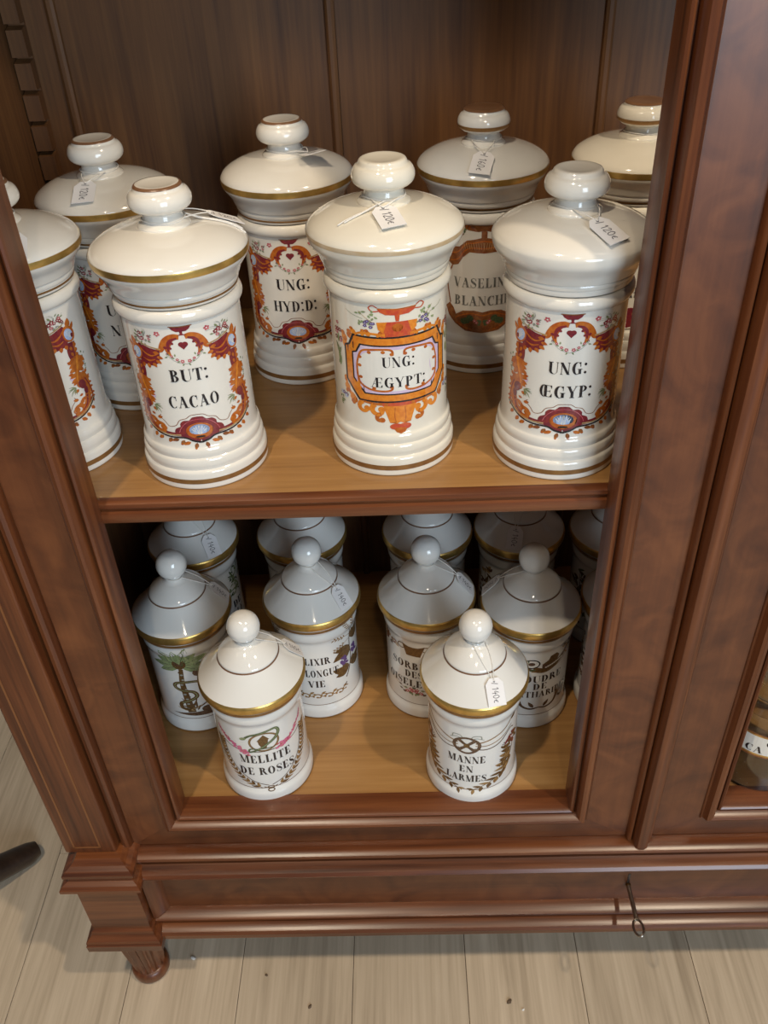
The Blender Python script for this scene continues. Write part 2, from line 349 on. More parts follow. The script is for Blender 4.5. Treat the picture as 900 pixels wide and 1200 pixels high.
# pilasters with painted panel-edge shading lines, base blocks, feet
def pilaster(x0, x1):
    pil = cp('pilaster', boxm('pilaster', x0, x1, -0.015, 0.03, -0.047, 1.50, 0.0025), 'mah_z')
    def pp(name, me, mat, sm=False): return link(name, me, mat, pil, sm)
    a, b_ = x0+0.014, x1-0.018
    for xx in (a, b_): pp('panel_edge_line', boxm('panel_edge_line', xx-0.0011, xx+0.0011, -0.0154, -0.0145, -0.035, 1.45), 'panel_edge')
    pp('panel_edge_line', boxm('panel_edge_line', a, b_, -0.0154, -0.0145, -0.0362, -0.034), 'panel_edge')
    blk = cp('base_block', stack_rect('base_block', x0+0.004, x1+0.016, -0.033, 0.05,
        [(0.0, -0.198), (0.0, -0.093), (0.0015, -0.092), (0.010, -0.0905), (0.0125, -0.088), (0.0125, -0.083), (0.009, -0.0785), (0.003, -0.076), (0.001, -0.074),
         (0.001, -0.071), (0.003, -0.069), (0.006, -0.0655), (0.006, -0.0605), (0.002, -0.057), (-0.004, -0.054), (-0.008, -0.049), (-0.010, -0.0465)]), 'mah_x')
    cp('plinth_moulding', stack_rect('plinth_moulding', x0+0.004, x1+0.016, -0.033, 0.06,
        [(0.004, -0.235), (0.012, -0.234), (0.0125, -0.221), (0.0105, -0.2195), (0.0115, -0.216), (0.0105, -0.212), (0.006, -0.2085), (0.004, -0.205), (0.003, -0.2), (0.0, -0.1975)]), 'mah_x')
    # turned fluted foot
    fx, fy = (x0+x1)/2+0.006, 0.004
    n = 64; V = []; Fc = []
    pr = smoothprof([(0.0300, -0.2355, 1), (0.0385, -0.238), (0.0395, -0.243), (0.0345, -0.2475, 1), (0.0325, -0.249, 1), (0.0365, -0.252), (0.0370, -0.258), (0.0345, -0.263, 1), (0.0335, -0.266), (0.0290, -0.305), (0.0235, -0.350), (0.0220, -0.356, 1), (0.0255, -0.3585), (0.0272, -0.364), (0.0265, -0.375), (0.0230, -0.380, 1)], 3)
    for r, z in pr:
        fl_ = 1.0 if -0.352 < z < -0.2655 else 0.0
        for k in range(n):
            t = 2*pi*k/n; rr = r*(1-fl_*0.20*(0.5-0.5*cos(14*t))**0.7)
            V.append((fx+rr*cos(t), fy+rr*sin(t), z))
    for i in range(len(pr)-1):
        for k in range(n): Fc.append((i*n+k, i*n+(k+1) % n, (i+1)*n+(k+1) % n, (i+1)*n+k))
    Fc += [tuple(range(n)), tuple(range((len(pr)-1)*n, len(pr)*n))]
    cp('foot', mesh('foot', V, Fc), 'mah_z', True)
pilaster(XL, -0.088)
pilaster(2*CX+0.088-0.016, XR-0.016)
# base between the blocks
bx0, bx1 = -0.070, 2*CX+0.070
topm = [(0.03, -0.0612), (-0.006, -0.0612), (-0.011, -0.062), (-0.0155, -0.0645), (-0.0165, -0.068), (-0.014, -0.0715), (-0.010, -0.073), (-0.009, -0.0765), (-0.013, -0.0785), (-0.021, -0.0795), (-0.027, -0.0815), (-0.0300, -0.0855), (-0.0285, -0.0895), (-0.024, -0.092), (-0.018, -0.0935), (-0.010, -0.0975), (-0.006, -0.1015), (0.03, -0.1015)]
cp('base_cornice', sweep_x('base_cornice', topm, bx0, bx1), 'mah_x', True, angle=28)
botm = [(0.03, -0.1955), (-0.005, -0.1955), (-0.010, -0.1975), (-0.0165, -0.199), (-0.0205, -0.2015), (-0.0205, -0.205), (-0.016, -0.2085), (-0.0165, -0.2115), (-0.024, -0.2125), (-0.0300, -0.2155), (-0.0325, -0.2205), (-0.0305, -0.2245), (-0.0290, -0.2265), (-0.0290, -0.2345), (0.03, -0.2345)]
cp('base_skirt', sweep_x('base_skirt', botm, bx0, bx1), 'mah_x', True, angle=28)
drw = cp('drawer', boxm('drawer', bx0+0.012, bx1-0.012, -0.004, 0.03, -0.197, -0.100), 'burl_x')
for xx, s in ((bx0, 1), (bx1, -1)):   # bevelled ends of the recess
    link('drawer_bevel', sweep_z('drawer_bevel', [(xx+s*0.000, 0.03), (xx, -0.020), (xx+s*0.005, -0.019), (xx+s*0.013, -0.012), (xx+s*0.019, -0.0045), (xx+s*0.019, 0.03)], -0.1965, -0.1005), 'mah_z', drw, True)
link('keyhole', boxm('keyhole', 0.5555, 0.5585, -0.0046, -0.0035, -0.166, -0.136), 'black', drw)

# ------------------------------------------------------------------ key in the drawer lock
key = tag(empty('key', (0.557, -0.004, -0.158)), 'small steel key with a ring bow sticking out of the base drawer', 'key')
link('shank', tube('shank', [(0, 0.006, 0), (0, -0.004, 0), (0.0005, -0.030, -0.001), (0.001, -0.0475, -0.0015)], 0.0028, 12), 'steel', key, True)
link('collar', tube('collar', [(0, -0.0015, 0), (0, -0.003, 0), (0, -0.0045, 0)], lambda t: 0.0034, 14), 'brass', key, True)
link('bow', tube('bow', [(0.001+0.0056*cos(t), -0.0590+0.0120*sin(t), -0.0015+0.0022*cos(t)-0.0030*sin(t)) for t in [2*pi*k/28 for k in range(28)]], 0.0016, 8, True), 'steel', key, True)

# ------------------------------------------------------------------ painted art: flat shapes in millimetres, wrapped on the jar wall
def crom(P, n=6):
    out = []
    for i in range(len(P)-1):
        p1, p2 = P[i], P[i+1]
        p0 = P[i-1] if i else (2*p1[0]-p2[0], 2*p1[1]-p2[1]); p3 = P[i+2] if i+2 < len(P) else (2*p2[0]-p1[0], 2*p2[1]-p1[1])
        for k in range(n):
            t = k/n
            out.append(tuple(0.5*((2*b)+(-a+c)*t+(2*a-5*b+4*c-d)*t*t+(-a+3*b-3*c+d)*t**3) for a, b, c, d in zip(p0, p1, p2, p3)))
    out.append(tuple(P[-1])); return out
class Art:
    def __init__(s): s.P = []; s.mir = False
    def poly(s, pts, mat, lay=0):
        s.P.append((mat, lay, list(pts)))
        if s.mir: s.P.append((mat, lay, [(-u, v) for u, v in pts]))
    def ell(s, cx, cy, rx, ry, mat, lay=0, rot=0, n=14):
        c_, s_ = cos(radians(rot)), sin(radians(rot))
        s.poly([(cx+rx*cos(t)*c_-ry*sin(t)*s_, cy+rx*cos(t)*s_+ry*sin(t)*c_) for t in [2*pi*k/n for k in range(n)]], mat, lay)
    def leaf(s, x, y, ang, ln, wd, mat, lay=0):
        c_, s_ = cos(radians(ang)), sin(radians(ang)); q = [(0, 0), (.25, .42), (.5, .5), (.78, .3), (1, 0), (.78, -.3), (.5, -.5), (.25, -.42)]
        s.poly([(x+a*ln*c_-b*wd*s_, y+a*ln*s_+b*wd*c_) for a, b in q], mat, lay)
    def stroke(s, pts, w0, w1, mat, lay=0, n=6, wm=None):
        P = crom(pts, n) if len(pts) > 2 else pts
        m_ = len(P); L_ = []; R_ = []
        for i, p in enumerate(P):
            a = P[max(0, i-1)]; b = P[min(m_-1, i+1)]; dx, dy = b[0]-a[0], b[1]-a[1]; l = hypot(dx, dy) or 1
            t = i/(m_-1); wv = w0+(w1-w0)*t
            if wm is not None: wv = (w0*(1-2*t)+wm*2*t) if t < .5 else (wm*(2-2*t)+w1*(2*t-1))
            L_.append((p[0]-dy/l*wv/2, p[1]+dx/l*wv/2)); R_.append((p[0]+dy/l*wv/2, p[1]-dx/l*wv/2))
        for i in range(m_-1): s.poly([L_[i], L_[i+1], R_[i+1], R_[i]], mat, lay)
    def curl(s, x, y, r, a0, a1, w0, w1, mat, lay=0, shrink=0.35):
        """spiral scroll ending in a blob"""
        pts = []
        for k in range(15):
            t = k/14; rr = r*(1-(1-shrink)*t); a = radians(a0+(a1-a0)*t); pts.append((x+rr*cos(a), y+rr*sin(a)))
        s.stroke(pts, w0, w1, mat, lay, 2); s.ell(pts[-1][0], pts[-1][1], w1*1.0, w1*1.0, mat, lay, n=10)
    def acanthus(s, pts, w, mat, lay=0, lobes=5, vein=None):
        """leafy plume: tapering body with lobes down both sides"""
        P = crom(pts, 6); m_ = len(P)
        s.stroke(pts, w*0.55, w*0.25, mat, lay)
        for k in range(lobes):
            t = (k+0.4)/lobes; i = min(m_-2, int(t*(m_-1))); p = P[i]; d = (P[i+1][0]-p[0], P[i+1][1]-p[1]); a = math.degrees(atan2(d[1], d[0]))
            ln = w*(0.95-0.45*t)
            for sg in (1, -1): s.leaf(p[0], p[1], a+sg*58, ln, ln*0.55, mat, lay)
        i = m_-1; d = (P[i][0]-P[i-1][0], P[i][1]-P[i-1][1]); s.leaf(P[i][0], P[i][1], math.degrees(atan2(d[1], d[0])), w*0.6, w*0.4, mat, lay)
        if vein: s.stroke(pts, w*0.22, w*0.08, vein, lay+1)
    def flower(s, x, y, r, mat, lay=2, eye='white', rnd=None):
        a0 = (x*37+y*91) % 72
        for k in range(5):
            a = radians(a0+72*k); s.ell(x+r*.55*cos(a), y+r*.55*sin(a), r*.5, r*.4, mat, lay, math.degrees(a), 8)
        s.ell(x, y, r*.28, r*.28, eye, lay+1, n=8)
    def posy(s, x, y, rx, ry, seed, cols=('rose', 'burg'), greens=('green', 'grey'), n=7):
        rg = random.Random(seed)
        for k in range(n*2):
            a = rg.uniform(0, 360); q = rg.uniform(.3, 1); s.leaf(x+rx*q*cos(radians(a))*.8, y+ry*q*sin(radians(a))*.8, a+rg.uniform(-50, 50), rg.uniform(2.2, 3.8), rg.uniform(1.2, 1.9), rg.choice(greens), 1)
        for k in range(n//2):
            a = rg.uniform(20, 160); s.stroke([(x, y), (x+rx*.7*cos(radians(a)), y+ry*.8*sin(radians(a))), (x+rx*1.3*cos(radians(a+14)), y+ry*1.25*sin(radians(a+14)))], .45, .2, 'grey', 1, 4)
        for k in range(n):
            a = rg.uniform(0, 360); q = rg.uniform(0, .8); s.flower(x+rx*q*cos(radians(a)), y+ry*q*sin(radians(a)), rg.uniform(1.1, 2.1), rg.choice(cols), 2)
    def sprig(s, x, y, seed, col='grey', n=5, sz=7, a0=60, a1=120):
        rg = random.Random(seed)
        for k in range(n):
            a = a0+(a1-a0)*k/max(1, n-1)+rg.uniform(-8, 8); L_ = sz*rg.uniform(.7, 1.1)
            s.stroke([(x, y), (x+L_*.5*cos(radians(a)), y+L_*.5*sin(radians(a))), (x+L_*cos(radians(a+12)), y+L_*sin(radians(a+12)))], .7, .25, col, 1, 4, wm=1.1)
    # -- Didone capitals
    def glyph(s, ch, x, y, h, mat, lay, bold=0.2, sx=1.0):
        T, H, S_ = bold, 0.04, 0.085
        out = []
        def rect(a, b, c_, d): out.append([(a, c_), (b, c_), (b, d), (a, d)])
        def serif(xc, yy, hw): rect(xc-hw, xc+hw, yy-H*0 if yy == 0 else yy-H, yy+H if yy == 0 else yy)
        def stem(a, t=T, y0=0, y1=1, sb=True, st=True):
            rect(a, a+t, y0, y1)
            if sb: serif(a+t/2, 0, t/2+S_)
            if st: serif(a+t/2, 1, t/2+S_)
        def dia(xa, ya, xb, yb, t): out.append([(xa-t/2, ya), (xa+t/2, ya), (xb+t/2, yb), (xb-t/2, yb)])
        def ring(cx, cy, rx, ry, icx, irx, iry, a0, a1, n=20):
            for k in range(n):
                t0, t1 = radians(a0+(a1-a0)*k/n), radians(a0+(a1-a0)*(k+1)/n)
                out.append([(cx+rx*cos(t0), cy+ry*sin(t0)), (cx+rx*cos(t1), cy+ry*sin(t1)), (icx+irx*cos(t1), cy+iry*sin(t1)), (icx+irx*cos(t0), cy+iry*sin(t0))])
        def tri(a, b, c_): out.append([a, b, c_])
        def earm(x0, x1): 
            rect(x0, x1, 1-H, 1); rect(x0, x1, 0, H); rect(x0, x1-.12, .5-H/2, .5+H/2)
            tri((x1-.13, 1-H), (x1, 1-H), (x1, .70)); tri((x1-.15, H), (x1+.02, H), (x1+.02, .32)); rect(x1-.15, x1-.12, .38, .62)
        w_ = .7
        if ch == 'I': stem(.1); w_ = .2+T
        elif ch == 'H': stem(.1); stem(.62); rect(.2, .7, .5-H/2, .5+H/2); w_ = .92
        elif ch == 'U':
            rect(.1, .1+T, .28, 1); serif(.1+T/2, 1, T/2+S_); rect(.72, .72+H, .28, 1); serif(.74, 1, .1)
            ring(.43, .28, .33, .29, (.1+T+.72)/2, (.72-.1-T)/2, .25, 180, 360); w_ = .86
        elif ch == 'N':
            rect(.14, .14+H, 0, 1); serif(.16, 0, .1); dia(.14, 1, .70, 0, T*1.05); rect(.70, .70+H, 0, 1); serif(.72, 1, .1); rect(.02, .2, 1-H, 1); w_ = .86
        elif ch == 'M':
            rect(.14, .14+H, 0, 1); serif(.16, 0, .1); dia(.17, 1, .50, 0, T*.95); dia(.50, 0, .80, 1, H*1.2); stem(.78); rect(.02, .2, 1-H, 1); w_ = 1.1
        elif ch == 'A':
            dia(.12, 0, .42, 1, H*1.2); dia(.66, 0, .40, 1, T); rect(.24, .6, .32, .32+H); serif(.12, 0, .11); serif(.68, 0, .19); w_ = .84
        elif ch == 'V':
            dia(.16, 1, .42, 0, T); dia(.70, 1, .44, 0, H*1.2); serif(.14, 1, .17); serif(.72, 1, .11); w_ = .84
        elif ch == 'Y':
            dia(.14, 1, .40, .45, T); dia(.72, 1, .46, .45, H*1.2); rect(.32, .32+T, 0, .48); serif(.32+T/2, 0, T/2+S_); serif(.13, 1, .17); serif(.73, 1, .11); w_ = .84
        elif ch == 'X':
            dia(.18, 1, .62, 0, T); dia(.64, 1, .14, 0, H*1.2); serif(.17, 1, .17); serif(.66, 1, .11); serif(.14, 0, .11); serif(.63, 0, .17); w_ = .8
        elif ch == 'T':
            rect(.30, .30+T, 0, 1); serif(.30+T/2, 0, T/2+S_); rect(.04, .76, 1-H, 1); tri((.04, 1-H), (.16, 1-H), (.04, .68)); tri((.76, 1-H), (.64, 1-H), (.76, .68)); w_ = .8
        elif ch == 'L':
            stem(.1); rect(.2, .66, 0, H); tri((.50, H), (.67, H), (.67, .36)); w_ = .72
        elif ch == 'E': stem(.1, st=False, sb=False); rect(.01, .3, 0, H); rect(.01, .3, 1-H, 1); earm(.2, .64); w_ = .74
        elif ch in 'PR':
            stem(.1); ring(.3, .745, .36, .255, .3, .36-T*.95, .215, -90, 90, 14); rect(.2, .3, 1-H, 1); rect(.2, .3, .49, .49+H)
            w_ = .72
            if ch == 'R': out.append([(.36, .5), (.36+T, .5), (.80, .03), (.60, .03)]); rect(.60, .86, 0, H); w_ = .84
        elif ch == 'B':
            stem(.1); ring(.3, .76, .33, .24, .3, .33-T*.95, .20, -90, 90, 14); ring(.3, .27, .38, .27, .3, .38-T, .23, -90, 90, 14)
            for yy in (0, .5, 1-H): rect(.2, .3, yy, yy+H)
            w_ = .76
        elif ch == 'D':
            stem(.1); ring(.32, .5, .46, .5, .32, .46-T*1.05, .46, -90, 90, 18); rect(.2, .32, 0, H); rect(.2, .32, 1-H, 1); w_ = .86
        elif ch == 'O': ring(.44, .5, .38, .52, .44, .38-T, .48, 0, 360, 28); w_ = .88
        elif ch in 'CG':
            ring(.45, .5, .39, .52, .49, .39-T+.02, .48, 48, 312, 22)
            rect(.70, .70+H, .62, 1.0); tri((.70, .80), (.70, 1.0), (.60, .98))
            if ch == 'G': rect(.58, .58+T, .02, .44); serif(.58+T/2, 0, 0); rect(.48, .88, .44-H, .44); w_ = .92
            else: tri((.70, .20), (.735, .30), (.66, .10)); w_ = .8
        elif ch == 'S':
            Q = [(.58, .74), (.50, .93), (.34, .98), (.17, .90), (.13, .74), (.24, .60), (.42, .47), (.56, .32), (.54, .13), (.36, .02), (.18, .07), (.08, .27)]
            P = crom(Q, 4); m_ = len(P)
            for i in range(m_-1):
                ln = []
                for j in (i, i+1):
                    a = P[max(0, j-1)]; b = P[min(m_-1, j+1)]; dx, dy = b[0]-a[0], b[1]-a[1]; l = hypot(dx, dy); t = j/(m_-1); wv = H+(T*1.1-H)*math.exp(-((t-.5)/.17)**2)
                    ln.append(((P[j][0]-dy/l*wv/2, P[j][1]+dx/l*wv/2), (P[j][0]+dy/l*wv/2, P[j][1]-dx/l*wv/2)))
                out.append([ln[0][0], ln[1][0], ln[1][1], ln[0][1]])
            rect(.58, .58+H, .68, 1); rect(.05, .05+H, 0, .32); w_ = .68
        elif ch == 'Æ':
            dia(.10, 0, .50, 1, H*1.2); serif(.10, 0, .11); rect(.25, .5, .34, .34+H); rect(.46, .46+T, 0, 1); rect(.42, .6, 1-H, 1); rect(.40, .6, 0, H); earm(.56, 1.02); w_ = 1.1
        elif ch == 'Œ':
            ring(.42, .5, .36, .52, .42, .36-T, .48, 80, 280, 20); rect(.42, .42+T, 0, 1); rect(.38, .62, 1-H, 1); rect(.38, .62, 0, H); earm(.54, 1.0); w_ = 1.08
        elif ch == ':':
            for cy in (.12, .80): out.append([(.15+.11*cos(t), cy+.11*sin(t)) for t in [2*pi*k/10 for k in range(10)]])
            w_ = .34
        elif ch == ' ': w_ = .34
        for p in out: s.P.append((mat, lay, [(x+a*h*sx, y+b*h) for a, b in p]))
        return w_*h*sx
    def text(s, t, cx, cy, h, width=None, mat='black', lay=5, bold=0.225, gap=0.06):
        q = Art(); x = 0.0
        for ch in t: x += q.glyph(ch, x, 0, h, mat, lay, bold)+gap*h
        x -= gap*h; k = (width/x) if width else 1.0
        for mt_, ly, P in q.P: s.P.append((mt_, ly, [(cx+(a-x/2)*k, cy-h/2+b) for a, b in P]))
    def stretch(s, fu, dv=0.0):
        s.P = [(m_, l, [(fu(u), v+dv) for u, v in P]) for m_, l, P in s.P]; return s
    def build(s, name, rfun, only=None, skip=None):
        R = rfun(0.1); bm = bmesh.new(); mats = []; layer = {}
        for mt_, ly, P in s.P:
            if (only and mt_ not in only) or (skip and mt_ in skip): continue
            if mt_ not in mats: mats.append(mt_)
            try: f = bm.faces.new([bm.verts.new((u*.001, ly*.00003, v*.001)) for u, v in P])
            except ValueError: continue
            f.material_index = mats.index(mt_)
        big = [f for f in bm.faces if len(f.verts) > 4 and max(abs(v.co.x-f.verts[0].co.x) for v in f.verts) > 0.006]
        if big: bmesh.ops.triangulate(bm, faces=big)
        for k in range(-18, 19):
            x = k*0.005
            gm = [f for f in bm.faces if min(v.co.x for v in f.verts) < x-1e-6 and max(v.co.x for v in f.verts) > x+1e-6]
            if gm:
                g2 = gm+list({e for f in gm for e in f.edges})+list({v for f in gm for v in f.verts})
                bmesh.ops.bisect_plane(bm, geom=g2, plane_co=(x, 0, 0), plane_no=(1, 0, 0))
        for v in bm.verts:
            r = rfun(v.co.z)+0.00022+v.co.y; a = v.co.x/R; v.co = Vector((r*sin(a), -r*cos(a), v.co.z))
        bm.normal_update()
        for f in bm.faces:
            c_ = f.calc_center_median()
            if f.normal.dot(Vector((c_.x, c_.y, 0))) < 0: f.normal_flip()
        me = bpy.data.meshes.new(name); bm.to_mesh(me); bm.free()
        for m_ in mats: me.materials.append(M[m_])
        return me

def art_rococo():
    a = Art()
    # urn on the crest
    a.poly([(-8.5, 167), (8.5, 167), (7, 164.6), (4, 162.6), (-4, 162.6), (-7, 164.6)], 'burg', 1); a.poly([(-1.4, 163), (1.4, 163), (1.0, 160.5), (3.4, 159), (-3.4, 159), (-1.0, 160.5)], 'burg', 1)
    a.stroke([(-9.5, 167.6), (0, 167.2), (9.5, 167.6)], .9, .9, 'brown', 2)
    a.mir = True
    a.stroke([(2.5, 157.5), (7, 158.3), (12, 156), (16, 150.5), (18.5, 145.5), (22, 144.5)], 4.6, 3.0, 'orange', 0, wm=6.0)
    a.stroke([(4.5, 157), (9, 156), (12.5, 151.5), (13, 145), (11, 139.5)], 3, 1.2, 'orange', 0, wm=6.2)
    a.stroke([(4.5, 156.6), (9.4, 154.8), (12.3, 150), (12.6, 144)], 1.6, 1.0, 'burg', 2, wm=3.2)
    for x, y in ((9, 152), (11, 147.5), (14.5, 148)): a.ell(x, y, 1.6, 1.2, 'burg', 3, 40)
    a.ell(1.6, 150.4, 2.5, 2.3, 'burg', 1); a.poly([(0, 150), (4, 149.6), (0, 145.4)], 'burg', 1)
    for x, y, r in ((3, 134, 1.8), (7, 136, 1.4), (11, 139.5, 1.3), (14, 142, 1.0)): a.flower(x, y, r, 'rose' if r > 1.2 else 'burg')
    for x, y, an in ((5, 134.5, -30), (9, 137.3, 20), (12.5, 140, 60), (2, 131.8, -60), (8.5, 139, 100), (14, 139, -20)): a.leaf(x, y, an, 2.8, 1.4, 'green', 1)
    a.stroke([(0, 131), (8, 134), (15, 141)], .4, .3, 'grey', 0)
    # corner cartouche
    a.poly([(19.5, 145), (27, 146.5), (36, 150), (39.5, 146), (39, 134), (34, 129.5), (27, 129), (21.5, 132.5), (20, 138)], 'burg', 1)
    a.stroke([(18.5, 146.2), (27, 147.8), (37, 151.6)], 1.2, 1.2, 'tan', 3)
    for x, y, an in ((21, 137, 200), (22, 133.5, 220), (25, 130.5, 240), (29, 129.3, 265), (33, 129.5, 285), (23.5, 141, 190)): a.leaf(x+1.5, y+1.8, an, 5.2, 3.4, 'orange', 2)
    a.stroke([(22, 141), (27, 139), (32, 141.5), (36, 146)], .8, .8, 'orange', 3, wm=1.8); a.stroke([(24, 136), (29, 134), (34, 136)], .8, .8, 'orange', 3, wm=1.8)
    a.ell(40.5, 140.5, 5.8, 8.6, 'orange', 2, 12); a.leaf(41, 146, 78, 9.5, 5.5, 'orange', 2); a.leaf(43.5, 143, 60, 8, 3.5, 'orange', 2)
    a.ell(40.2, 140, 4.1, 6.0, 'blue', 3, 12)
    for k in range(5): a.stroke([(41.8, 136), (40.5+2.8*cos(radians(60+k*30)), 141+4.2*sin(radians(60+k*30)))], .3, .5, 'white', 4)
    a.ell(43.2, 138, 1.5, 2.2, 'burg', 4)
    # side column
    a.stroke([(40, 132), (38.8, 122), (40, 112)], 9.0, 7.0, 'burg', 0); a.stroke([(42.8, 131), (42.5, 122), (43, 113)], 1.8, 1.2, 'orange', 1)
    for y in (128, 123, 118): a.ell(43.2, y, 1.8, 2.0, 'orange', 1); 
    for y in (126, 120): a.ell(39, y, 1.3, 2.2, 'orange', 2, 20)
    a.acanthus([(42.5, 117), (40.5, 108), (37.5, 97), (37.2, 92)], 11.5, 'orange', 2, 6, 'lorange')
    a.stroke([(41, 98), (44.5, 90), (44.5, 79), (41, 68), (34.5, 60), (29.5, 60.5), (29, 65)], 8.5, 3.2, 'orange', 1, wm=6.4)
    a.ell(29.8, 64.5, 2.3, 2.3, 'orange', 2); a.curl(31, 64.5, 6.0, -70, 190, 4.4, 2.8, 'orange', 2); a.curl(37.5, 70.5, 4.5, -60, 170, 3.2, 2.2, 'orange', 2)
    for x, y, an in ((46, 96, 60), (46.5, 90, 40), (36, 84, 200), (33, 74, 160), (43, 104, 30), (35, 101, 170), (36, 112, 150)): a.leaf(x, y, an, 5, 3.4, 'orange', 1)
    a.ell(40.4, 87.5, 3.6, 5.2, 'burg', 3, 15); a.ell(42.6, 80, 2.2, 4.2, 'burg', 3); a.stroke([(42.5, 75), (40, 66.5), (34.5, 61.5)], 2.2, 1.2, 'burg', 2)
    for x, y, an in ((37, 78, 190), (34.5, 68.5, 150), (38.5, 72, 170), (31.5, 66, 100)): a.leaf(x+1.5, y, an, 4.0, 2.6, 'orange', 2)
    a.acanthus([(44.5, 92), (47, 84), (48.6, 74), (48.2, 67)], 6.0, 'orange', 0, 5, 'burg')
    a.sprig(33.5, 87, 4, 'green', 6, 8.5, 150, 255); a.leaf(33, 95, 120, 5, 3, 'lilac', 0)
    for k in range(9): a.leaf(47.6+((k*7) % 5)*.7, 99+k*2.2, 40+((k*53) % 120), 2.8, 1.5, 'grey' if k % 2 else 'green', 1)
    # base bar
    a.stroke([(0, 52.3), (7, 54.4), (14, 57.5), (26, 58.5), (38, 62.0), (48.5, 70)], 4.6, 3.0, 'burg', 0); a.stroke([(16, 57.5), (26, 57.2), (38, 60.6), (48.5, 69)], 1.6, 1.4, 'tan', 2)
    a.stroke([(0, 49.0), (7, 51.2), (13, 54.5), (26, 55), (37, 58.2), (45, 64), (49.5, 68.5)], 2.0, 1.2, 'black', 3)
    # shell
    a.poly(crom([(0, 76.8), (4.5, 76.2), (7.5, 73.2), (12, 73), (15, 70), (15.5, 66.5), (19, 64.5), (20.5, 61), (20, 57.5)], 4)+[(0, 55)], 'burg', 1); a.stroke([(0, 74), (6, 73), (11, 70), (15, 65), (17, 60)], .6, .6, 'rose', 2)
    a.ell(0, 61.5, 11.6, 8.6, 'orange', 2, n=22); a.ell(0, 62.5, 8.7, 6.0, 'blue', 3, n=20)
    for k in range(4): a.stroke([(0.6, 57.5), (6.8*cos(radians(20+k*22)), 62+5.2*sin(radians(20+k*22)))], .3, .6, 'white', 4)
    a.stroke([(0, 56.8), (5, 57.6), (9.5, 60)], 1.8, 1.2, 'orange', 4); a.ell(0, 55.2, 4.2, 1.1, 'black', 5)
    # scrolls under the bar
    for x, y, an, l in ((4, 48.6, 285, 6.0), (9, 50, 335, 6), (14, 52, 300, 5.5), (18, 53, 340, 6), (24, 53.6, 300, 5), (31, 54.5, 320, 5.5), (37, 57, 300, 5.5), (43, 61, 310, 5)):
        a.leaf(x, y, an, l*1.15, 3.6, 'orange' if int(x) % 2 else 'brown', 1); a.ell(x+l*.9*cos(radians(an)), y+l*.9*sin(radians(an)), 1.2, 1.2, 'orange', 1, n=8)
    a.stroke([(0, 79), (5.5, 78.5), (9.5, 75.5), (15, 73.5), (18.5, 68), (24, 66.5), (27, 71), (30.5, 75.5), (29.5, 78)], .55, .55, 'brown', 0)
    a.mir = False
    a.posy(-31, 156, 9.5, 7.0, 3, n=11); a.posy(31, 156, 9.5, 7.0, 8, n=11); a.flower(-19, 161, 2.4, 'rose'); a.flower(20, 161.5, 2.4, 'rose')
    a.P = [(m_, l, [(u, 43+(v-43)*.962) for u, v in P]) for m_, l, P in a.P]
    return a.stretch(lambda u: u*(1+.15*min(1, abs(u)/30)))
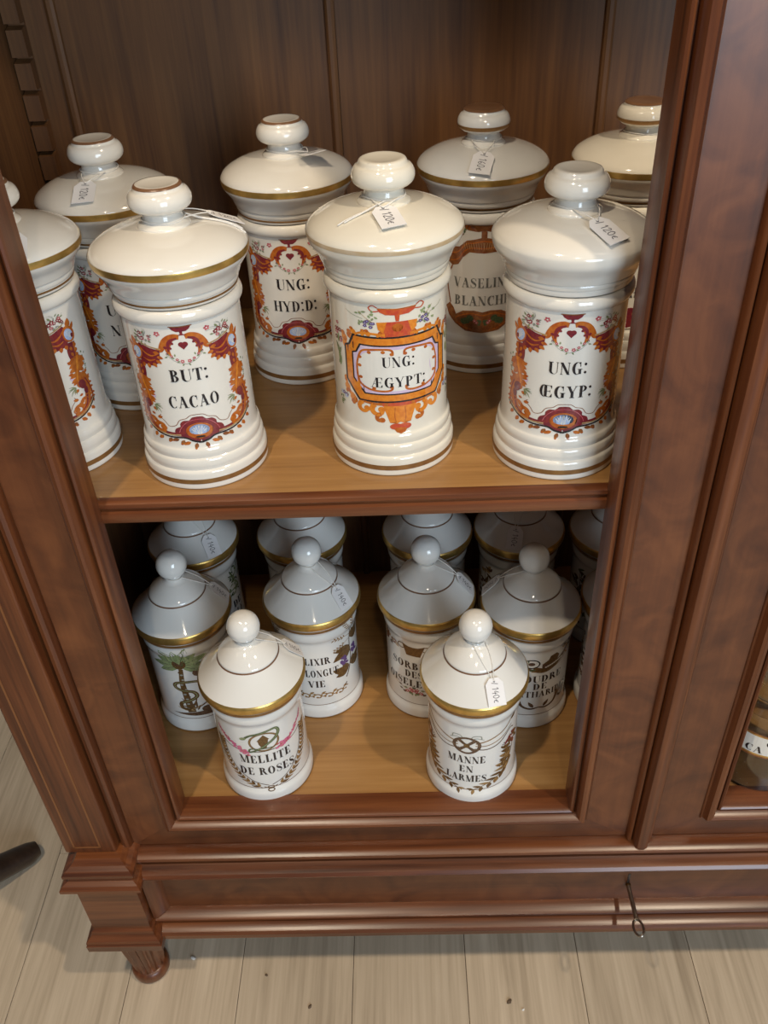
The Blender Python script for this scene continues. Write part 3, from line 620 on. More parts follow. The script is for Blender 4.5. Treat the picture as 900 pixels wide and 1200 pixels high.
def art_octagon():
    a = Art()
    # plaque: orange band, black lines, lilac field, white reserve
    def plq(k, dx, dz): 
        P = [(-46, 124), (-41.5, 126), (-38, 130), (-37, 136), (37, 136), (38, 130), (41.5, 126), (46, 124), (46, 91), (34, 73.5), (-34, 73.5), (-46, 91)]
        return [(x*(1-dx/46.0), 104.5+(z-104.5)*(1-dz/31.0)) for x, z in P]
    a.poly(plq(0, 0, 0), 'black', 1); a.poly(plq(0, 1.7, 1.7), 'lorange', 2); a.poly(plq(0, 7.6, 7.6), 'black', 3); a.poly(plq(0, 9.0, 9.0), 'lilac', 4)
    P = []
    for k in range(44):
        t = 2*pi*k/44; P.append((33*math.copysign(abs(cos(t))**.62, cos(t)), 104.5+19.5*math.copysign(abs(sin(t))**.62, sin(t))))
    a.poly(P, 'white', 5)
    a.mir = True
    a.stroke([(4.5, 119), (5, 123), (9, 124.5), (20, 124), (29, 122), (33, 113), (34, 103), (32, 92), (24, 86.5), (12, 85), (6, 86.5), (5.5, 90)], 2.0, 2.0, 'orange', 6, wm=1.7)
    for x, y in ((5.2, 120), (12, 122), (23, 121.3), (31, 116), (31.5, 108), (31, 97), (20, 87.5), (6, 89)): a.ell(x, y, 1.7, 1.5, 'orange', 7)
    # leafage round the plaque
    for x, y, an, l, w_ in ((10, 136.5, 60, 7, 5), (16, 136.5, 120, 6, 4.5), (22, 136.5, 70, 8, 5), (28, 136.5, 95, 7, 5), (34, 136, 60, 9, 5), (39, 131, 80, 9, 6), (44, 126, 70, 11, 6), (46.5, 122, 100, 9, 5), (47, 88, 250, 9, 6), (44, 86, 290, 8, 5), (40, 80, 270, 10, 6), (36, 76, 300, 8, 5), (46.5, 95, 280, 6, 4)):
        a.leaf(x, y-1, an, l, w_, 'lorange' if int(x) % 3 else 'orange', 0); a.ell(x+l*.85*cos(radians(an)), y-1+l*.85*sin(radians(an)), w_*.36, w_*.36, 'orange', 0, n=10)
    a.stroke([(8, 137.5), (20, 139), (30, 138.5), (40, 132)], 3, 2, 'lorange', 0); a.stroke([(38, 74), (44, 80), (47, 90)], 4, 2.5, 'lorange', 0)
    a.curl(29, 67, 6, 80, -170, 4.4, 2.8, 'lorange', 0); a.curl(17, 66, 6.5, 60, -200, 4.8, 3.0, 'lorange', 0); a.curl(15.5, 57.5, 4.5, 90, -120, 4.0, 2.6, 'orange', 0)
    a.stroke([(8, 72), (18, 72), (30, 73)], 3, 2, 'orange', 0)
    # urn with handles and pedestal
    a.poly([(0, 166), (15, 167), (13.5, 163.5), (9, 160.4), (0, 159.4)], 'red', 1); a.stroke([(0, 166.2), (15, 167.2)], 1.2, 1.2, 'orange', 2)
    a.stroke([(14, 164.5), (19, 164), (21.5, 168), (18.5, 170.5), (15, 168)], 1.2, 1.0, 'red', 0)
    a.poly([(0, 160), (2.0, 160), (1.3, 153), (0, 153)], 'red', 1); a.poly([(0, 152.5), (8, 152.5), (7, 146), (12, 139), (13, 135.5), (0, 135.5)], 'red', 1); a.ell(0, 146, 4.2, 4.6, 'orange', 2); a.poly([(8, 152.5), (16, 152), (15, 144), (11, 140)], 'lorange', 1)
    # lower bracket
    a.poly([(0, 73.5), (18, 74), (13, 69.5), (0, 68)], 'red', 1); a.poly([(0, 70), (13.5, 70.5), (10, 62), (8.5, 53.5), (5, 55), (3, 52.5), (0, 54)], 'lorange', 2); a.stroke([(4, 69), (4.5, 60), (3.5, 54)], .8, .6, 'orange', 3)
    a.ell(3.6, 49.5, 5.2, 3.2, 'red', 1); a.poly([(0, 49), (6, 48), (3.5, 44), (0, 42.5)], 'orange', 1)
    a.mir = False
    for sg in (-1, 1):
        rg = random.Random(5+sg)
        for k in range(22): a.leaf(sg*rg.uniform(17, 32), rg.uniform(147, 163), rg.uniform(0, 360), 3.6, 2.0, rg.choice(('lgreen', 'lgreen', 'green')), 1)
        for k in range(6): a.flower(sg*rg.uniform(18, 26), rg.uniform(145, 154), 1.8, 'purple', 2, 'blue')
        a.stroke([(sg*27, 155), (sg*36, 158), (sg*42, 162)], .5, .3, 'green', 1); a.stroke([(sg*17, 150), (sg*24, 156), (sg*30, 163)], .7, .4, 'tan', 1)
        for k in range(9): a.flower(sg*(50+rg.uniform(0, 7)), rg.uniform(124, 142), 2.0, rg.choice(('rose', 'burg')), 2)
        for k in range(8): a.leaf(sg*(51+rg.uniform(0, 5)), rg.uniform(98, 122), 90-sg*rg.uniform(-30, 50), 10, 3.0, rg.choice(('lgreen', 'green')), 1)
        for k in range(9): a.leaf(sg*(46+rg.uniform(0, 10)), rg.uniform(64, 78), rg.uniform(0, 360), 3.8, 1.8, 'green', 1)
        for k in range(4): a.flower(sg*(46+rg.uniform(0, 9)), rg.uniform(65, 76), 2.0, 'blue' if k % 2 else 'purple', 2)
    a.P = [(m_, l, [(u, v if v < 136 else 136+(v-136)*.8) for u, v in P]) for m_, l, P in a.P]
    return a.stretch(lambda u: u*1.13)
def art_vaseline():
    a = Art(); a.mir = True
    a.poly([(0, 165), (14, 167), (19, 165.5), (17, 160), (6, 158.5), (0, 160)], 'brown', 1); a.ell(17, 163.5, 3.4, 3, 'orange', 2); a.poly([(0, 160), (3, 159), (3, 151), (0, 151)], 'brown', 1)
    a.poly([(0, 153), (8, 151), (18, 149), (26, 142), (36, 141), (44, 134), (42, 126), (34, 121), (27, 123), (22, 131), (15, 137), (0, 136)], 'brown', 1)
    a.stroke([(0, 149), (10, 147), (19, 145), (28, 136), (38, 134)], 1.4, 1.2, 'orange', 2); a.stroke([(0, 141), (12, 141.5), (20, 138), (27, 129), (36, 126)], 1.2, 1.2, 'orange', 2)
    for k in range(9): a.stroke([(k*2.4, 140), (k*2.6+.6, 147)], .5, .5, 'tan', 3)
    for k in range(14): a.leaf(18+k*1.7+(k % 2)*1.5, 160-k*1.8, 20+k*47 % 180, 4.2, 2.2, 'snake' if k % 3 else 'green', 1)
    for x, y in ((24, 156), (33, 146)): a.ell(x, y, 2.3, 2.3, 'burg', 3)
    a.poly([(0, 71), (9, 73), (21, 72), (29, 67), (32, 74), (37, 79), (42, 74), (38, 64), (30, 56), (18, 49), (0, 47)], 'brown', 1); a.stroke([(0, 67), (12, 69.5), (24, 66), (30, 62)], 1.3, 1.0, 'orange', 2); a.stroke([(0, 50), (16, 52), (28, 58)], 1.3, 1, 'orange', 2)
    for x, y in ((3, 59), (13, 64), (17, 61), (20, 60)): a.ell(x, y, 4, 3.4, 'snake', 3, 30)
    for x, y in ((8, 61), (6, 59)): a.flower(x, y, 2.0, 'rose', 4)
    a.stroke([(34, 121), (40, 105), (38, 88), (36, 79)], 1.6, 1.6, 'brown', 0)
    return a
def art_scrollbase():
    a = Art(); a.mir = True
    a.poly([(0, 68), (14, 70), (28, 66), (37, 70), (40, 60), (30, 52), (12, 47), (0, 46)], 'burg', 1); a.curl(31, 61, 5, 200, -160, 1.4, 1.1, 'ltbronze', 2); a.curl(18, 59, 6, 0, 300, 1.4, 1.1, 'ltbronze', 2)
    a.curl(36, 52, 4.2, 180, -120, 1.6, 1.2, 'sepia', 1); a.curl(26, 49, 4, 180, -120, 1.6, 1.2, 'sepia', 1); a.stroke([(0, 44.5), (20, 46), (40, 50)], 1, 1, 'sepia', 1)
    a.stroke([(38, 130), (41, 110), (38, 75)], 3, 3, 'burg', 0); a.poly([(0, 150), (20, 148), (36, 138), (40, 126), (28, 124), (16, 132), (0, 134)], 'burg', 1); a.stroke([(0, 142), (18, 140), (34, 131)], 1.2, 1, 'ltbronze', 2)
    return a
# --- small-jar prints
def vee(a, mat='sepia'):
    a.mir = True; a.stroke([(36, 103), (35, 84), (29.5, 60), (15, 38), (1.5, 28)], .9, .9, mat, 1); a.stroke([(36, 103), (30, 98), (20, 94.5), (10, 93), (0, 92.5)], 1.0, 1.0, mat, 1); a.mir = False
def art_mellite():
    a = Art(); vee(a); a.mir = True
    P = crom([(40.5, 102), (40, 84), (35.5, 62), (24, 40), (7, 24)], 8)
    for i in range(1, len(P)-1, 2):
        d = (P[i+1][0]-P[i][0], P[i+1][1]-P[i][1]); an = math.degrees(atan2(d[1], d[0]))
        for sg in (1, -1): a.leaf(P[i][0], P[i][1], an+180+sg*34, 8.0, 3.0, 'ltbronze' if (i+sg) % 3 else 'bronze', 1)
    a.stroke([(40.5, 102), (40, 84), (35.5, 62), (24, 40), (7, 24)], .7, .7, 'bronze', 2)
    a.mir = False
    a.ell(0, 0, 0.1, 0.1, 'bronze')
    for cy in (24.5, 20.5):
        a.stroke([(2.6*cos(t), cy+2.2*sin(t)) for t in [2*pi*k/12 for k in range(13)]], 1.1, 1.1, 'bronze', 3, 2)
    a.stroke([(-6, 26), (0, 23), (6, 26)], .9, .9, 'bronze', 2)
    em = Art()
    ring = [(1+13*cos(t), 97.5+13.5*sin(t)) for t in [2*pi*k/24 for k in range(25)]]
    em.stroke(ring, 2.0, 2.0, 'bronze', 2, 2); em.stroke(ring, .7, .7, 'ltbronze', 3, 2)
    em.poly([(-4.5, 100), (5, 101), (4, 95), (2.5, 92), (2.5, 88), (-1.5, 88), (-1.5, 92), (-4, 95)], 'bronze', 2); em.poly([(-5.5, 100), (0, 107), (1, 109), (3, 106), (6, 101)], 'bronze', 2)
    sn = [(-17, 104), (-11, 109.5), (-4, 111.5), (6, 114), (13, 114.5), (15, 108), (11, 100), (3, 93), (-5, 87), (-13, 83), (-12, 88), (-4, 87.5), (8, 87)]
    em.stroke(sn, 2.4, 1.0, 'snake', 4, 6, wm=3.2); em.ell(-17.5, 104, 3.2, 2.0, 'green', 5, 20); em.stroke(sn[2:9], 1.0, .8, 'green', 5)
    for sg in (-1, 1):
        rg = random.Random(30+sg)
        Q = crom([(sg*14, 88 if sg < 0 else 95), (sg*22, 98), (sg*31, 109), (sg*38, 119), (sg*40, 126)], 6)
        for i, p in enumerate(Q):
            k = 1-i/len(Q)
            for _ in range(3): a.ell(p[0]+rg.uniform(-3.0, 3.0)*k, p[1]+rg.uniform(-4, 4)*k, .7+1.2*k, .7+1.2*k, rg.choice(('pink', 'pink', 'rose')), 2, rg.uniform(0, 90), 7)
        for k in range(5): p = Q[k*4]; a.leaf(p[0], p[1], rg.uniform(0, 360), 4, 1.2, 'pink', 1)
    a.stretch(lambda u: u*1.42); em.P = [(m_, l, [(u*1.32, 109+(v-97.5)*1.12) for u, v in P_]) for m_, l, P_ in em.P]; a.P += em.P
    a.text('MELLITE', 0, 79, 14, 64); a.text('DE ROSES', 0, 56, 13.5, 70); return a
def art_manne():
    a = Art()
    ringp = lambda r, ry: [(r*cos(t), 104+ry*sin(t)) for t in [2*pi*k/24 for k in range(25)]]
    a.stroke(ringp(12.4, 13.5), 3.0, 3.0, 'sepia', 3, 2); a.ell(0, 104, 3.4, 3.8, 'bronze', 4)
    for k in range(4):
        t = radians(45+90*k); a.stroke([(2*cos(t), 104+2.4*sin(t)), (11.5*cos(t), 104+12.5*sin(t))], 3.4, 4.2, 'sepia', 3)
    for sg in (-1, 1):
        a.stroke([(sg*4, 116), (sg*7, 121), (sg*13, 121), (sg*14, 116)], 1.0, 1.0, 'grey', 2); a.stroke([(sg*5, 115), (sg*10, 117.5), (sg*16, 114)], .8, .8, 'grey', 2)
        a.stroke([(sg*9, 108), (sg*20, 112), (sg*32, 121), (sg*40, 133)], 1.8, 1.1, 'ltbronze', 2); a.stroke([(sg*9, 104), (sg*20, 103), (sg*31, 110), (sg*40, 121)], 1.2, .8, 'ltbronze', 2); a.stroke([(sg*8, 99), (sg*18, 96), (sg*27, 100), (sg*38, 114), (sg*43, 112)], 1.4, 1.0, 'sepia', 2)
        a.leaf(sg*39, 129, 90-sg*35, 9, 4, 'bronze', 3)
        rg = random.Random(50+sg)
        # side flower heads and wreath leaves
        for k in range(10): a.leaf(sg*(41+rg.uniform(-3, 3)), 92+rg.uniform(0, 14), 270+rg.uniform(-50, 50), 12, 4.6, rg.choice(('burg', 'sepia', 'bronze')), 2)
        for k in range(4): a.leaf(sg*(40+rg.uniform(-2, 3)), 92+rg.uniform(0, 6), 270+rg.uniform(-25, 25), 5, 2, 'rose' if k % 2 else 'white', 3)
        for k in range(9): a.leaf(sg*(41-k*.4+rg.uniform(-2, 2)), 82-k*3.6, 90-sg*(40 if k % 2 else -60)+180*(k % 2), 14, 6.5, rg.choice(('bronze', 'bronze', 'ltbronze')), 2)
        a.stroke([(sg*44, 90), (sg*41, 66), (sg*31, 42), (sg*14, 26), (sg*4, 20)], 1.0, .7, 'bronze', 2)
        P = crom([(sg*41, 62), (sg*34, 45), (sg*22, 31), (sg*5, 20)], 5)
        for i, p in list(enumerate(P))[::2]:
            for s2 in (1, -1): a.leaf(p[0], p[1], (180+35 if sg > 0 else -35)+s2*42, 13-i*.38, 5.4-i*.15, 'bronze' if (i+s2) % 3 else 'ltbronze', 2)
        for k in range(3): a.ell(sg*(30+k*1.3), 90+k*2.2, .9, .9, 'sepia', 2)
    a.stretch(lambda u: u*(1+.46*min(1, abs(u)/28)), 2)
    a.text('MANNE', 0, 80, 12.5, 46); a.text('EN', 0, 62.5, 11.5, 17); a.text('LARMES', 0, 45, 12, 50); return a
def art_palm():
    a = Art(); rg = random.Random(3)
    for k in range(10):
        an = -35+k*27; ln = (32, 27)[k % 2]
        a.leaf(2, 124, an, ln, 11.5, 'lgreen', 1+k % 2); a.leaf(2+ln*.2*cos(radians(an)), 124+ln*.2*sin(radians(an)), an+5, ln*.75, 4.5, 'green', 3); a.stroke([(2, 124), (2+ln*.9*cos(radians(an)), 124+ln*.9*sin(radians(an)))], .7, .3, 'snake', 4)
    a.ell(1, 125, 7.5, 9, 'bronze', 3); a.ell(0, 127, 4, 5, 'sepia', 4)
    a.stroke([(2, 116), (0, 90), (1, 62), (3, 34)], 4.5, 9, 'bronze', 1)
    for k in range(16): a.ell(1+rg.uniform(-2.5, 2.5), 110-k*4.6, 1.8, 1.5, 'grey' if k % 2 else 'bronze', 2)
    a.stroke([(24, 88), (12, 92), (-6, 90), (-9, 82), (-2, 76), (9, 73), (12, 64), (4, 57), (-6, 52), (-7, 43), (2, 38)], 4.0, 4.5, 'bronze', 3, wm=5.0); a.stroke([(24, 88), (12, 92), (-6, 90), (-9, 82), (-2, 76), (9, 73), (12, 64), (4, 57), (-6, 52)], 1.0, 1.2, 'green', 4)
    a.stroke([(20, 96), (22, 84), (24, 72)], 4, 5, 'sepia', 2); a.leaf(14, 112, 300, 16, 9, 'sepia', 1)
    for k in range(18): a.leaf(2+rg.uniform(-5, 8), 36+rg.uniform(0, 8), rg.uniform(10, 170), rg.uniform(10, 22), 2.2, rg.choice(('tan', 'bronze', 'sepia')), 1)
    a.poly([(-20, 30), (0, 33), (20, 35), (40, 31), (30, 26), (5, 27)], 'sepia', 2)
    for x in (20, 28, 35): a.ell(x, 38, 6, 5.5, 'sepia', 3)
    return a.stretch(lambda u: u*1.2, 2)
def art_elixir():
    a = Art()
    for sg in (1, -1):
        a.stroke([(sg*33, 42), (sg*40, 56), (sg*45, 78), (sg*44, 98), (sg*46, 120), (sg*52, 135)], 1.6, 1.0, 'sepia', 2)
        for x, y, an, l in ((43, 100, 215, 24), (39, 58, 150, 20), (46, 60, 40, 20), (48, 108, 40, 18)):
            for d, k in ((0, 1), (38, .75), (-38, .75)): a.leaf(sg*x, y, (an+d) if sg > 0 else 180-an-d, l*1.15*k, 13*k, 'bronze', 1)
        for bx, by in ((35, 80), (52, 88)):
            rg = random.Random(9)
            for k in range(16): a.ell(sg*(bx+rg.uniform(-4.5, 4.5)), by+rg.uniform(-8, 7), 2.1, 2.1, 'purple', 3, n=8)
        for x, y, an in ((45, 118, 165), (44, 112, 200), (46, 124, 115), (47, 124, 80)):
            c_, s_ = cos(radians(an if sg > 0 else 180-an)), sin(radians(an)); a.stroke([(sg*x, y), (sg*x+c_*22, y+s_*22)], .7, .4, 'ltbronze', 1)
            for q in range(8): a.leaf(sg*x+c_*(8+q*2), y+s_*(8+q*2), math.degrees(atan2(s_, c_))+(50 if q % 2 else -50), 4.2, 1.8, 'ltbronze', 1)
    for k in range(-2, 3):
        a.curl(k*13, 36, 5.4, 200, -120, 2.0, 1.5, 'ltbronze', 1); a.curl(k*13+6.5, 38, 4.2, 20, 300, 1.6, 1.2, 'ltbronze', 1); a.leaf(k*13+4, 42, 30, 6, 2.4, 'ltbronze', 1)
    a.P = [(m_, l, [(u*1.2, v+4+(9 if sum(q[1] for q in P)/len(P) > 46 else 0)) for u, v in P]) for m_, l, P in a.P]; a.text('ELIXIR', 0, 106, 12, 42); a.text('DE LONGUE', 0, 84, 12.5, 64); a.text('VIE', 0, 64, 12, 23); return a
def art_sorbier():
    a = Art(); a.mir = True
    a.poly([(0, 125), (6, 125.5), (14, 128.5), (12.5, 123), (8, 118.5), (3.5, 116.5), (2.2, 113), (8.5, 109.5), (0, 109.5)], 'bronze', 2); a.stroke([(12, 127), (18, 127), (20, 122), (15, 119), (11, 121)], 1.6, 1.2, 'bronze', 2)
    rg = random.Random(4)
    for k in range(16): a.leaf(20+k*1.7, 122+rg.uniform(-6, 6), rg.uniform(0, 360), 7, 3.6, rg.choice(('brown', 'tan', 'bronze')), 1)
    for k in range(8): a.leaf(42+rg.uniform(-3, 3), 118+rg.uniform(-8, 12), rg.uniform(60, 120), 10, 4, rg.choice(('brown', 'burg')), 1)
    for k in range(10): a.leaf(rg.uniform(0, 22), 44+rg.uniform(-5, 4), rg.uniform(0, 360), 5.5, 2.8, rg.choice(('snake', 'sepia', 'green')), 1)
    for k in range(5): a.flower(rg.uniform(0, 14), 43+rg.uniform(-4, 3), 2.6, 'rose', 2)
    a.stroke([(10, 44), (22, 48), (32, 52)], .8, .5, 'tan', 1); a.mir = False
    a.stretch(lambda u: u*1.1, 4); a.text('SORBIER', 0, 95, 12.5, 66); a.text('DES', 0, 79, 12, 25); a.text('OISELEURS', 0, 62, 12.5, 84); return a
def art_poudre():
    a = Art(); rg = random.Random(6)
    a.stroke([(-12, 100), (0, 99), (16, 102), (30, 110), (42, 124)], 1.2, 1.0, 'ltbronze', 1); a.stroke([(-10, 105), (2, 101), (14, 105), (30, 118), (42, 132)], 9, 3, 'bronze', 1, wm=8)
    a.poly([(0, 112), (8, 118), (10, 124), (18, 126), (22, 121), (18, 116), (24, 112), (18, 105), (2, 103)], 'bronze', 2); a.ell(4, 108, 4, 4, 'sepia', 3)
    for k in range(9): a.ell(5+k*2.6, 106+k*.9, 1.5, 1.3, 'white', 4, n=8)
    a.ell(-12, 114, 9, 7, 'white', 2); a.stroke([(-12+9*cos(t), 114+7*sin(t)) for t in [2*pi*k/14 for k in range(15)]], 1.6, 1.6, 'black', 3, 2); a.ell(-12, 114, 4, 3, 'sepia', 4)
    for k in range(14): a.leaf(-24+rg.uniform(-6, 14), 108+rg.uniform(-8, 12), rg.uniform(0, 360), 8, 4, rg.choice(('snake', 'green', 'sepia')), 1)
    for k in range(12): a.leaf(34+rg.uniform(-4, 10), 120+rg.uniform(-6, 14), rg.uniform(0, 360), 8, 3, rg.choice(('bronze', 'sepia', 'tan')), 2)
    for sg, cx in ((-1, -22), (1, 22)):
        a.stroke([(0, 32), (sg*10, 30), (sg*20, 35), (sg*25, 46), (sg*32, 50), (sg*37, 44), (sg*32, 38), (sg*27, 42)], 2, 3, 'sepia', 2, wm=5)
        for k in range(9): a.leaf(sg*(22+k*1.5), 44+rg.uniform(-2, 8), 90-sg*(20+k*12), 11, 3.4, rg.choice(('bronze', 'sepia', 'tan')), 1)
        a.leaf(sg*6, 32, 90-sg*30, 13, 5, 'sepia', 2)
    a.stretch(lambda u: u*1.1, 5); a.text('POUDRE', 0, 91, 12, 62); a.text('DE', 0, 77, 11, 19); a.text('CANTHARIDES', 0, 62.5, 11, 92); return a
def art_foliage(seed, cols):
    a = Art(); rg = random.Random(seed)
    a.stroke([(0, 35), (2, 80), (-2, 125)], 1.6, 1.0, cols[0], 1)
    for k in range(46): a.leaf(rg.uniform(-16, 16), rg.uniform(40, 128), rg.uniform(0, 360), rg.uniform(8, 17), rg.uniform(3, 6), rg.choice(cols), 1)
    return a
def art_elle():
    a = art_foliage(12, ('green', 'snake', 'lgreen')); a.P = [(m_, l, [(u*.8, v*.55+68) for u, v in P]) for m_, l, P in a.P]
    a.text('DE', 0, 73, 12, 20); a.text('LLE', -1, 56, 12, 27); return a

# ------------------------------------------------------------------ jars
BIG_BODY = [(0.0, 0.0, 1), (0.0575, 0.0, 1), (0.0590, 0.0012), (0.0594, 0.004), (0.0594, 0.015), (0.0588, 0.0185), (0.0570, 0.0205, 1), (0.0572, 0.0225), (0.0577, 0.026), (0.0570, 0.0305), (0.0554, 0.0325, 1), (0.0557, 0.0345), (0.0560, 0.0375), (0.0553, 0.0410), (0.0539, 0.0430, 1), (0.0532, 0.0470), (0.0529, 0.058), (0.0526, 0.10), (0.0525, 0.15), (0.0527, 0.1645, 1), (0.0548, 0.1655), (0.0563, 0.1685), (0.0563, 0.1720), (0.0550, 0.1750), (0.0530, 0.1765, 1), (0.0500, 0.1765, 1), (0.0490, 0.160, 1), (0.0, 0.030, 1)]
BIG_LID = [(0.0, 0.1780, 1), (0.0535, 0.1780, 1), (0.0540, 0.1800), (0.0540, 0.1825, 1), (0.0550, 0.1835), (0.0555, 0.1860), (0.0552, 0.1875, 1), (0.0568, 0.1885), (0.0580, 0.1915), (0.0603, 0.1965), (0.0640, 0.2015), (0.0662, 0.2050), (0.0672, 0.2085), (0.0675, 0.2125), (0.0668, 0.2150), (0.0640, 0.2185), (0.0580, 0.2225), (0.0490, 0.2265), (0.0380, 0.2295), (0.0280, 0.2312), (0.0220, 0.2318)]
BIG_KNOB = [(0.0225, 0.2310), (0.0222, 0.2330), (0.0195, 0.2350, 1), (0.0178, 0.2365), (0.0165, 0.2395), (0.0160, 0.2425), (0.0175, 0.2435, 1), (0.0215, 0.2450), (0.0252, 0.2480), (0.0264, 0.2520), (0.0258, 0.2560), (0.0238, 0.2595), (0.0212, 0.2612, 1), (0.0205, 0.2622), (0.0192, 0.2645), (0.0165, 0.2653), (0.0100, 0.2648), (0.0, 0.2645)]
SM_BODY = [(0.0, 0.0, 1), (0.0556, 0.0, 1), (0.0569, 0.0012), (0.0573, 0.0045), (0.0572, 0.0110), (0.0565, 0.0155), (0.0552, 0.0190), (0.0541, 0.0225), (0.0536, 0.0280), (0.0534, 0.0400), (0.0534, 0.070), (0.0536, 0.120), (0.0538, 0.1395, 1), (0.0548, 0.1410), (0.0560, 0.1450), (0.0563, 0.1500), (0.0558, 0.1555), (0.0568, 0.1580, 1), (0.0580, 0.1600), (0.0582, 0.1630), (0.0575, 0.1655, 1), (0.0520, 0.1655, 1), (0.0490, 0.150, 1), (0.0, 0.030, 1)]
SM_LID = [(0.0, 0.1662, 1), (0.0580, 0.1662, 1), (0.0606, 0.1672), (0.0624, 0.1700), (0.0628, 0.1740), (0.0622, 0.1775), (0.0608, 0.1798), (0.0560, 0.1845), (0.0470, 0.1935), (0.0395, 0.2015), (0.0348, 0.2068, 1), (0.0348, 0.2085), (0.0338, 0.2103), (0.0300, 0.2140), (0.0240, 0.2190), (0.0180, 0.2230), (0.0160, 0.2240)]
SM_KNOB = [(0.0165, 0.2236), (0.0135, 0.2255), (0.0108, 0.2280), (0.0098, 0.2305), (0.0108, 0.2325), (0.0145, 0.2350), (0.0174, 0.2395), (0.0186, 0.2450), (0.0184, 0.2500), (0.0166, 0.2560), (0.0132, 0.2605), (0.0080, 0.2638), (0.0, 0.2651)]
def rfun_of(prof):
    P = smoothprof(prof, 3); k = max(range(len(P)), key=lambda i: P[i][1]); P = [p for p in P[:k+1] if p[0] > 0.03]
    def f(z):
        for a, b in zip(P, P[1:]):
            if a[1] <= z <= b[1] and b[1] > a[1]: return a[0]+(b[0]-a[0])*(z-a[1])/(b[1]-a[1])
        return P[-1][0]
    return f
def band_mesh(name, prof, z0, z1, eps=0.00025, n=72, lo=None):
    """thin ring of paint following the profile between two heights"""
    P = smoothprof(prof, 4); Q = []
    k = next(i for i in range(len(P)) if P[i][0] > 0.005) if lo is None else lo
    for a, b in zip(P[k:], P[k+1:]):
        if b[1] <= a[1]: continue
        for t in (0, .5, 1):
            z = a[1]+(b[1]-a[1])*t
            if z0 <= z <= z1: Q.append((a[0]+(b[0]-a[0])*t+eps, z))
    def at(z):
        for a, b in zip(P[k:], P[k+1:]):
            if a[1] <= z <= b[1] and b[1] > a[1]: return a[0]+(b[0]-a[0])*(z-a[1])/(b[1]-a[1])+eps
    Q = sorted(set([(at(z0), z0)]+Q+[(at(z1), z1)]), key=lambda q: q[1])
    return lathe(name, Q, n)
MC = {}
def cached(key, fn):
    if key not in MC: MC[key] = fn()
    return MC[key]
def part(name, key, fn, mat, parent, smooth=True, angle=42):
    me = cached((key, mat), fn); me = me
    return link(name, me, mat, parent, smooth and (key, mat) not in SM_DONE and not SM_DONE.add((key, mat)), angle)
SM_DONE = set()
rb_big, rb_small = rfun_of(BIG_BODY), rfun_of(SM_BODY)
INKS = ('black', 'greyink')
def big_jar(x, y, phi, label, art, lines, mat='porc', style='gilt', text_mat='black', zscale=1.0, azs=0.0, key=None):
    j = tag(empty('apothecary_jar', (x, y, ZS), radians(phi)), label, 'jar', 'tall porcelain jars on the upper shelf')
    j.scale = (1, 1, zscale)
    b = part('body', 'bigbody', lambda: lathe('body', smoothprof(BIG_BODY), 80), mat, j)
    l = part('lid', 'biglid', lambda: lathe('lid', smoothprof(BIG_LID), 80), mat, j)
    k = part('knob', 'bigknob', lambda: lathe('knob', smoothprof(BIG_KNOB), 56), mat, l)
    part('gold_band', 'bg1', lambda: band_mesh('gold_band', BIG_BODY, 0.0068, 0.0118), 'gold_dull', b)
    if style == 'gilt':
        part('gold_band', 'bg2', lambda: band_mesh('gold_band', BIG_LID, 0.2075, 0.2135), 'gold', l)
        part('gold_line', 'bg3', lambda: band_mesh('gold_line', BIG_LID, 0.1800, 0.1818), 'gold_dull', l)
        part('gold_line', 'bg4', lambda: lathe('gold_line', [(0.0201, 0.26345), (0.0196, 0.26430), (0.0186, 0.26510), (0.0178, 0.26535)], 56), 'brownline', k)
    elif style == 'rubbed':
        part('worn_band', 'bg5', lambda: band_mesh('worn_band', BIG_LID, 0.2100, 0.2135), 'gold_faint', l)
    elif style == 'double':
        part('gold_band', 'bg2', lambda: band_mesh('gold_band', BIG_LID, 0.2075, 0.2130), 'gold', l)
        part('gold_line', 'bg3', lambda: band_mesh('gold_line', BIG_LID, 0.1885, 0.1900), 'gold_dull', l)
        part('gold_band', 'bg6', lambda: band_mesh('gold_band', BIG_LID, 0.1800, 0.1822), 'gold_dull', l)
        part('gold_line', 'bg7', lambda: band_mesh('gold_line', BIG_BODY, 0.1648, 0.1662), 'gold_dull', b)
        part('gold_band', 'bg8', lambda: band_mesh('gold_band', BIG_KNOB, 0.2475, 0.2515), 'gold_dull', k)
        part('gold_disc', 'bg9', lambda: lathe('gold_disc', [(0.0202, 0.2639), (0.0185, 0.26525), (0.0160, 0.26555), (0.0100, 0.26515), (0.0, 0.26485)], 56), 'brownline', k)
    if art:
        me = cached(('art', key or art.__name__), lambda: art().build('painted_frame', rb_big)); link('painted_frame', me, None, b)
    t = Art()
    for s_, cu, cz, h, wd in lines: t.text(s_, cu, cz, h, wd, text_mat, 8, 0.21)
    if lines: link('lettering', t.build('lettering', rb_big), None, b)
    return j
